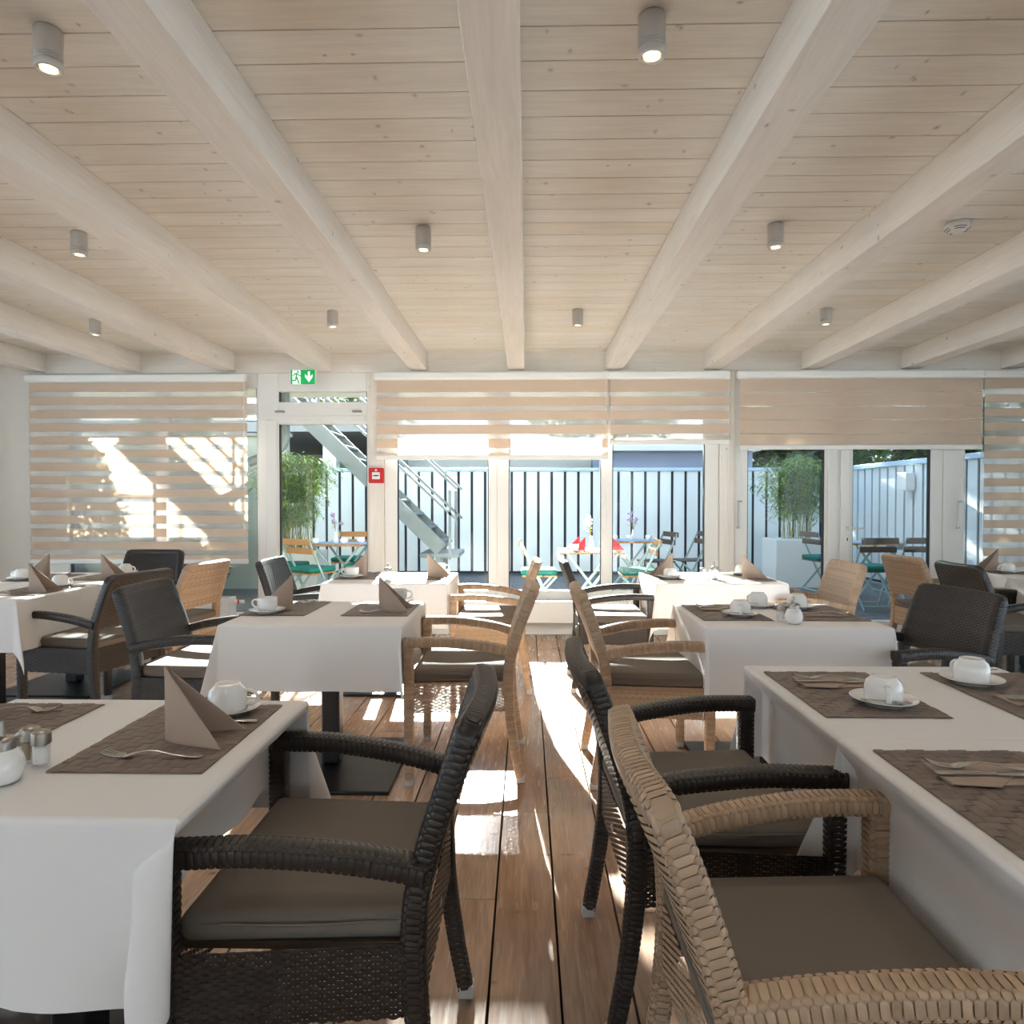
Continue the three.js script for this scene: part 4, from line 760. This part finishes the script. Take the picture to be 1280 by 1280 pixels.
function flowers(label, x, z, mat, seed) {
  seedState = seed; const t = thing('flower_vase', label, 'vase', [x, 0.7265, z]); part('vase', vase[0], M.china, t);
  const st = [], lf = [], bl = [];
  for (let k = 0; k < 6; k++) { const p = V(rr(-0.07, 0.07), rr(0.24, 0.36), rr(-0.05, 0.05)); st.push(tube([V(0, 0.1, 0), V(p.x * 0.4, p.y * 0.7, p.z * 0.4), p], 0.002, 6, 4)); for (let m = 0; m < 6; m++) { const a = rr(0, 6.28); lf.push([p.clone().multiplyScalar(rr(0.6, 0.95)), V(Math.cos(a), 0.3, Math.sin(a)).normalize(), V(0, 1, 0), 0.05, 0.01, rr(0.7, 1.3)]); } for (let m = 0; m < 4; m++) bl.push(new THREE.IcosahedronGeometry(0.013, 1).translate(p.x + rr(-0.02, 0.02), p.y + rr(-0.03, 0.02), p.z + rr(-0.02, 0.02))); }
  part('stems', merge(st), M.stalk, t); part('leaves', leafGeo(lf), M.leaf, t).userData.kind = 'stuff'; part('blossoms', merge(bl), mat, t).userData.kind = 'stuff';
}
bistroTable('wood-slatted folding table with striped cloth behind the exit door', -2.25, -8.3, 0);
solo('table_runner', clothStrip, M.blueCloth, 'pale blue cloth over the terrace table behind the exit door', 'cloth', [-2.25, 0, -8.3], Math.PI / 2);
flowers('white vase with lilac flowers on the terrace table behind the exit door', -2.33, -8.3, M.lilac, 51);
for (const [x, z, w] of [[-2.55, -8.2, 'nearest the bamboo'], [-2.42, -8.5, 'behind the vase'], [-2.2, -8.2, 'beside the lilac flowers'], [-2.02, -8.3, 'at the table end away from the bamboo']]) ware('cup', 'white cup outdoors on the terrace table, ' + w, [x, 0.7265, z], 2.6);
bistroChair('slatted folding chair with green cushion, its back before the exit door glass', -2.42, -7.6, 60, 0, 1);
bistroChair('slatted folding chair facing the camera behind the terrace table', -2.33, -8.95, -92, 0, 1);
bistroChair('folding chair with green cushion between bamboo and terrace table', -2.85, -8.1, 0, 0, 1);
bistroChair('folding chair with green cushion right of the exit door\'s terrace table', -1.92, -8.05, 180, 0, 1);
bistroTable('folding table with red napkins outside the middle window', 0.68, -7.25, 0);
solo('table_runner', clothStrip, M.white, 'white cloth over the terrace table with red napkins', 'cloth', [0.68, 0, -7.25], Math.PI / 2);
bistroChair('folding chair with green cushion left of the red-napkin table', 0.13, -7.45, 0, 0, 1);
bistroChair('folding chair with green cushion right of the red-napkin table', 1.22, -7.45, 180, 0, 1);
const redNap = napkinGeo.clone().scale(0.85, 0.85, 0.85);
for (const [x, z, a, l] of [[0.56, -7.3, Math.PI, 'leftmost red paper napkin standing outside the middle window'], [0.62, -7.2, Math.PI, 'red paper napkin standing beside the potted sprig outside'], [0.9, -7.2, 0, 'red paper napkin half hidden behind the window mullion']]) solo('red_napkin', redNap, M.redPaper, l, 'napkin', [x, 0.7265, z], a, 'red napkins outside');
flowers('small vase with green sprig on the red-napkin table', 0.7, -7.4, M.white, 77);
ware('cup', 'white cup outdoors beside the red napkins', [0.5, 0.7265, -7.1], 2.6); ware('cup', 'white cup outdoors at the red-napkin table\'s far side', [0.84, 0.7265, -7.45], 0.4);
bistroTable('folding table with blue cloth farther back near the fence', 1.38, -9.0, 0);
solo('table_runner', clothStrip, M.blueCloth, 'blue cloth on the folding table near the fence', 'cloth', [1.38, 0, -9.0], Math.PI / 2);
for (const [x, w] of [[1.15, 'left'], [1.35, 'middle'], [1.6, 'right']]) ware('cup', 'white cup on the blue cloth near the fence, ' + w + ' of three', [x, 0.7265, -8.95], 1);
flowers('vase with purple sprig on the blue cloth near the fence', 1.42, -9.1, M.lilac, 63);
bistroChair('dark slatted folding chair leaning beside the blue-cloth table', 1.74, -9.15, 195, 1, 0);
bistroChair('dark slatted folding chair farther from the blue-cloth table', 2.22, -9.3, 190, 1, 0);
bistroChair('dark folding chair with green cushion before the white planter', 4.0, -9.3, 10, 1, 1);
bistroTable('folding table with blue cloth before the side fence', 4.3, -8.7, 0);
solo('table_runner', clothStrip, M.blueCloth, 'blue checked cloth on the table before the side fence', 'cloth', [4.3, 0, -8.7], Math.PI / 2);
bistroChair('dark folding chair with its back slats behind the tan armchair', 3.97, -7.95, 92, 1, 1);
bistroChair('dark folding chair near the door frame before the side fence', 4.5, -7.98, 88, 1, 1);
flowers('white vase with green stem behind the white door handle', 4.02, -8.7, M.white, 85);
solo('red_cloth', rbox(-0.11, 0.11, 0, 0.03, -0.06, 0.06, 0.012, 3), M.redPaper, 'folded red napkin lying on the table before the side fence', 'napkin', [4.33, 0.7265, -8.6], 0.2);
ware('cup', 'white cup on the planter-side end of the side fence table', [4.1, 0.7265, -8.9], 2.2); ware('cup', 'white cup on the terrace table by the door frame', [4.5, 0.7265, -8.65], 0.4);
// the sunlit house across the street behind the camera
{ const h = thing('street_house', 'pale sunlit house across the street behind the camera', 'building', [0, 0, 21]);
  part('wall', box(-14, 14, -0.05, 7, 0, 3), M.render, h); part('roof', box(-14.4, 14.4, 7, 7.3, -0.5, 3.2), M.roof, h);
  for (let k = 0; k < 8; k++) for (const y of [1, 4]) { const w = part('window', rbox(-12 + k * 3.2, -10.8 + k * 3.2, y, y + 1.6, -0.06, 0.02, 0.01), M.white, h); part('pane', box(-11.9 + k * 3.2, -10.9 + k * 3.2, y + 0.1, y + 1.5, -0.075, -0.05), M.pane, w); } }
renderer.render(scene, camera);
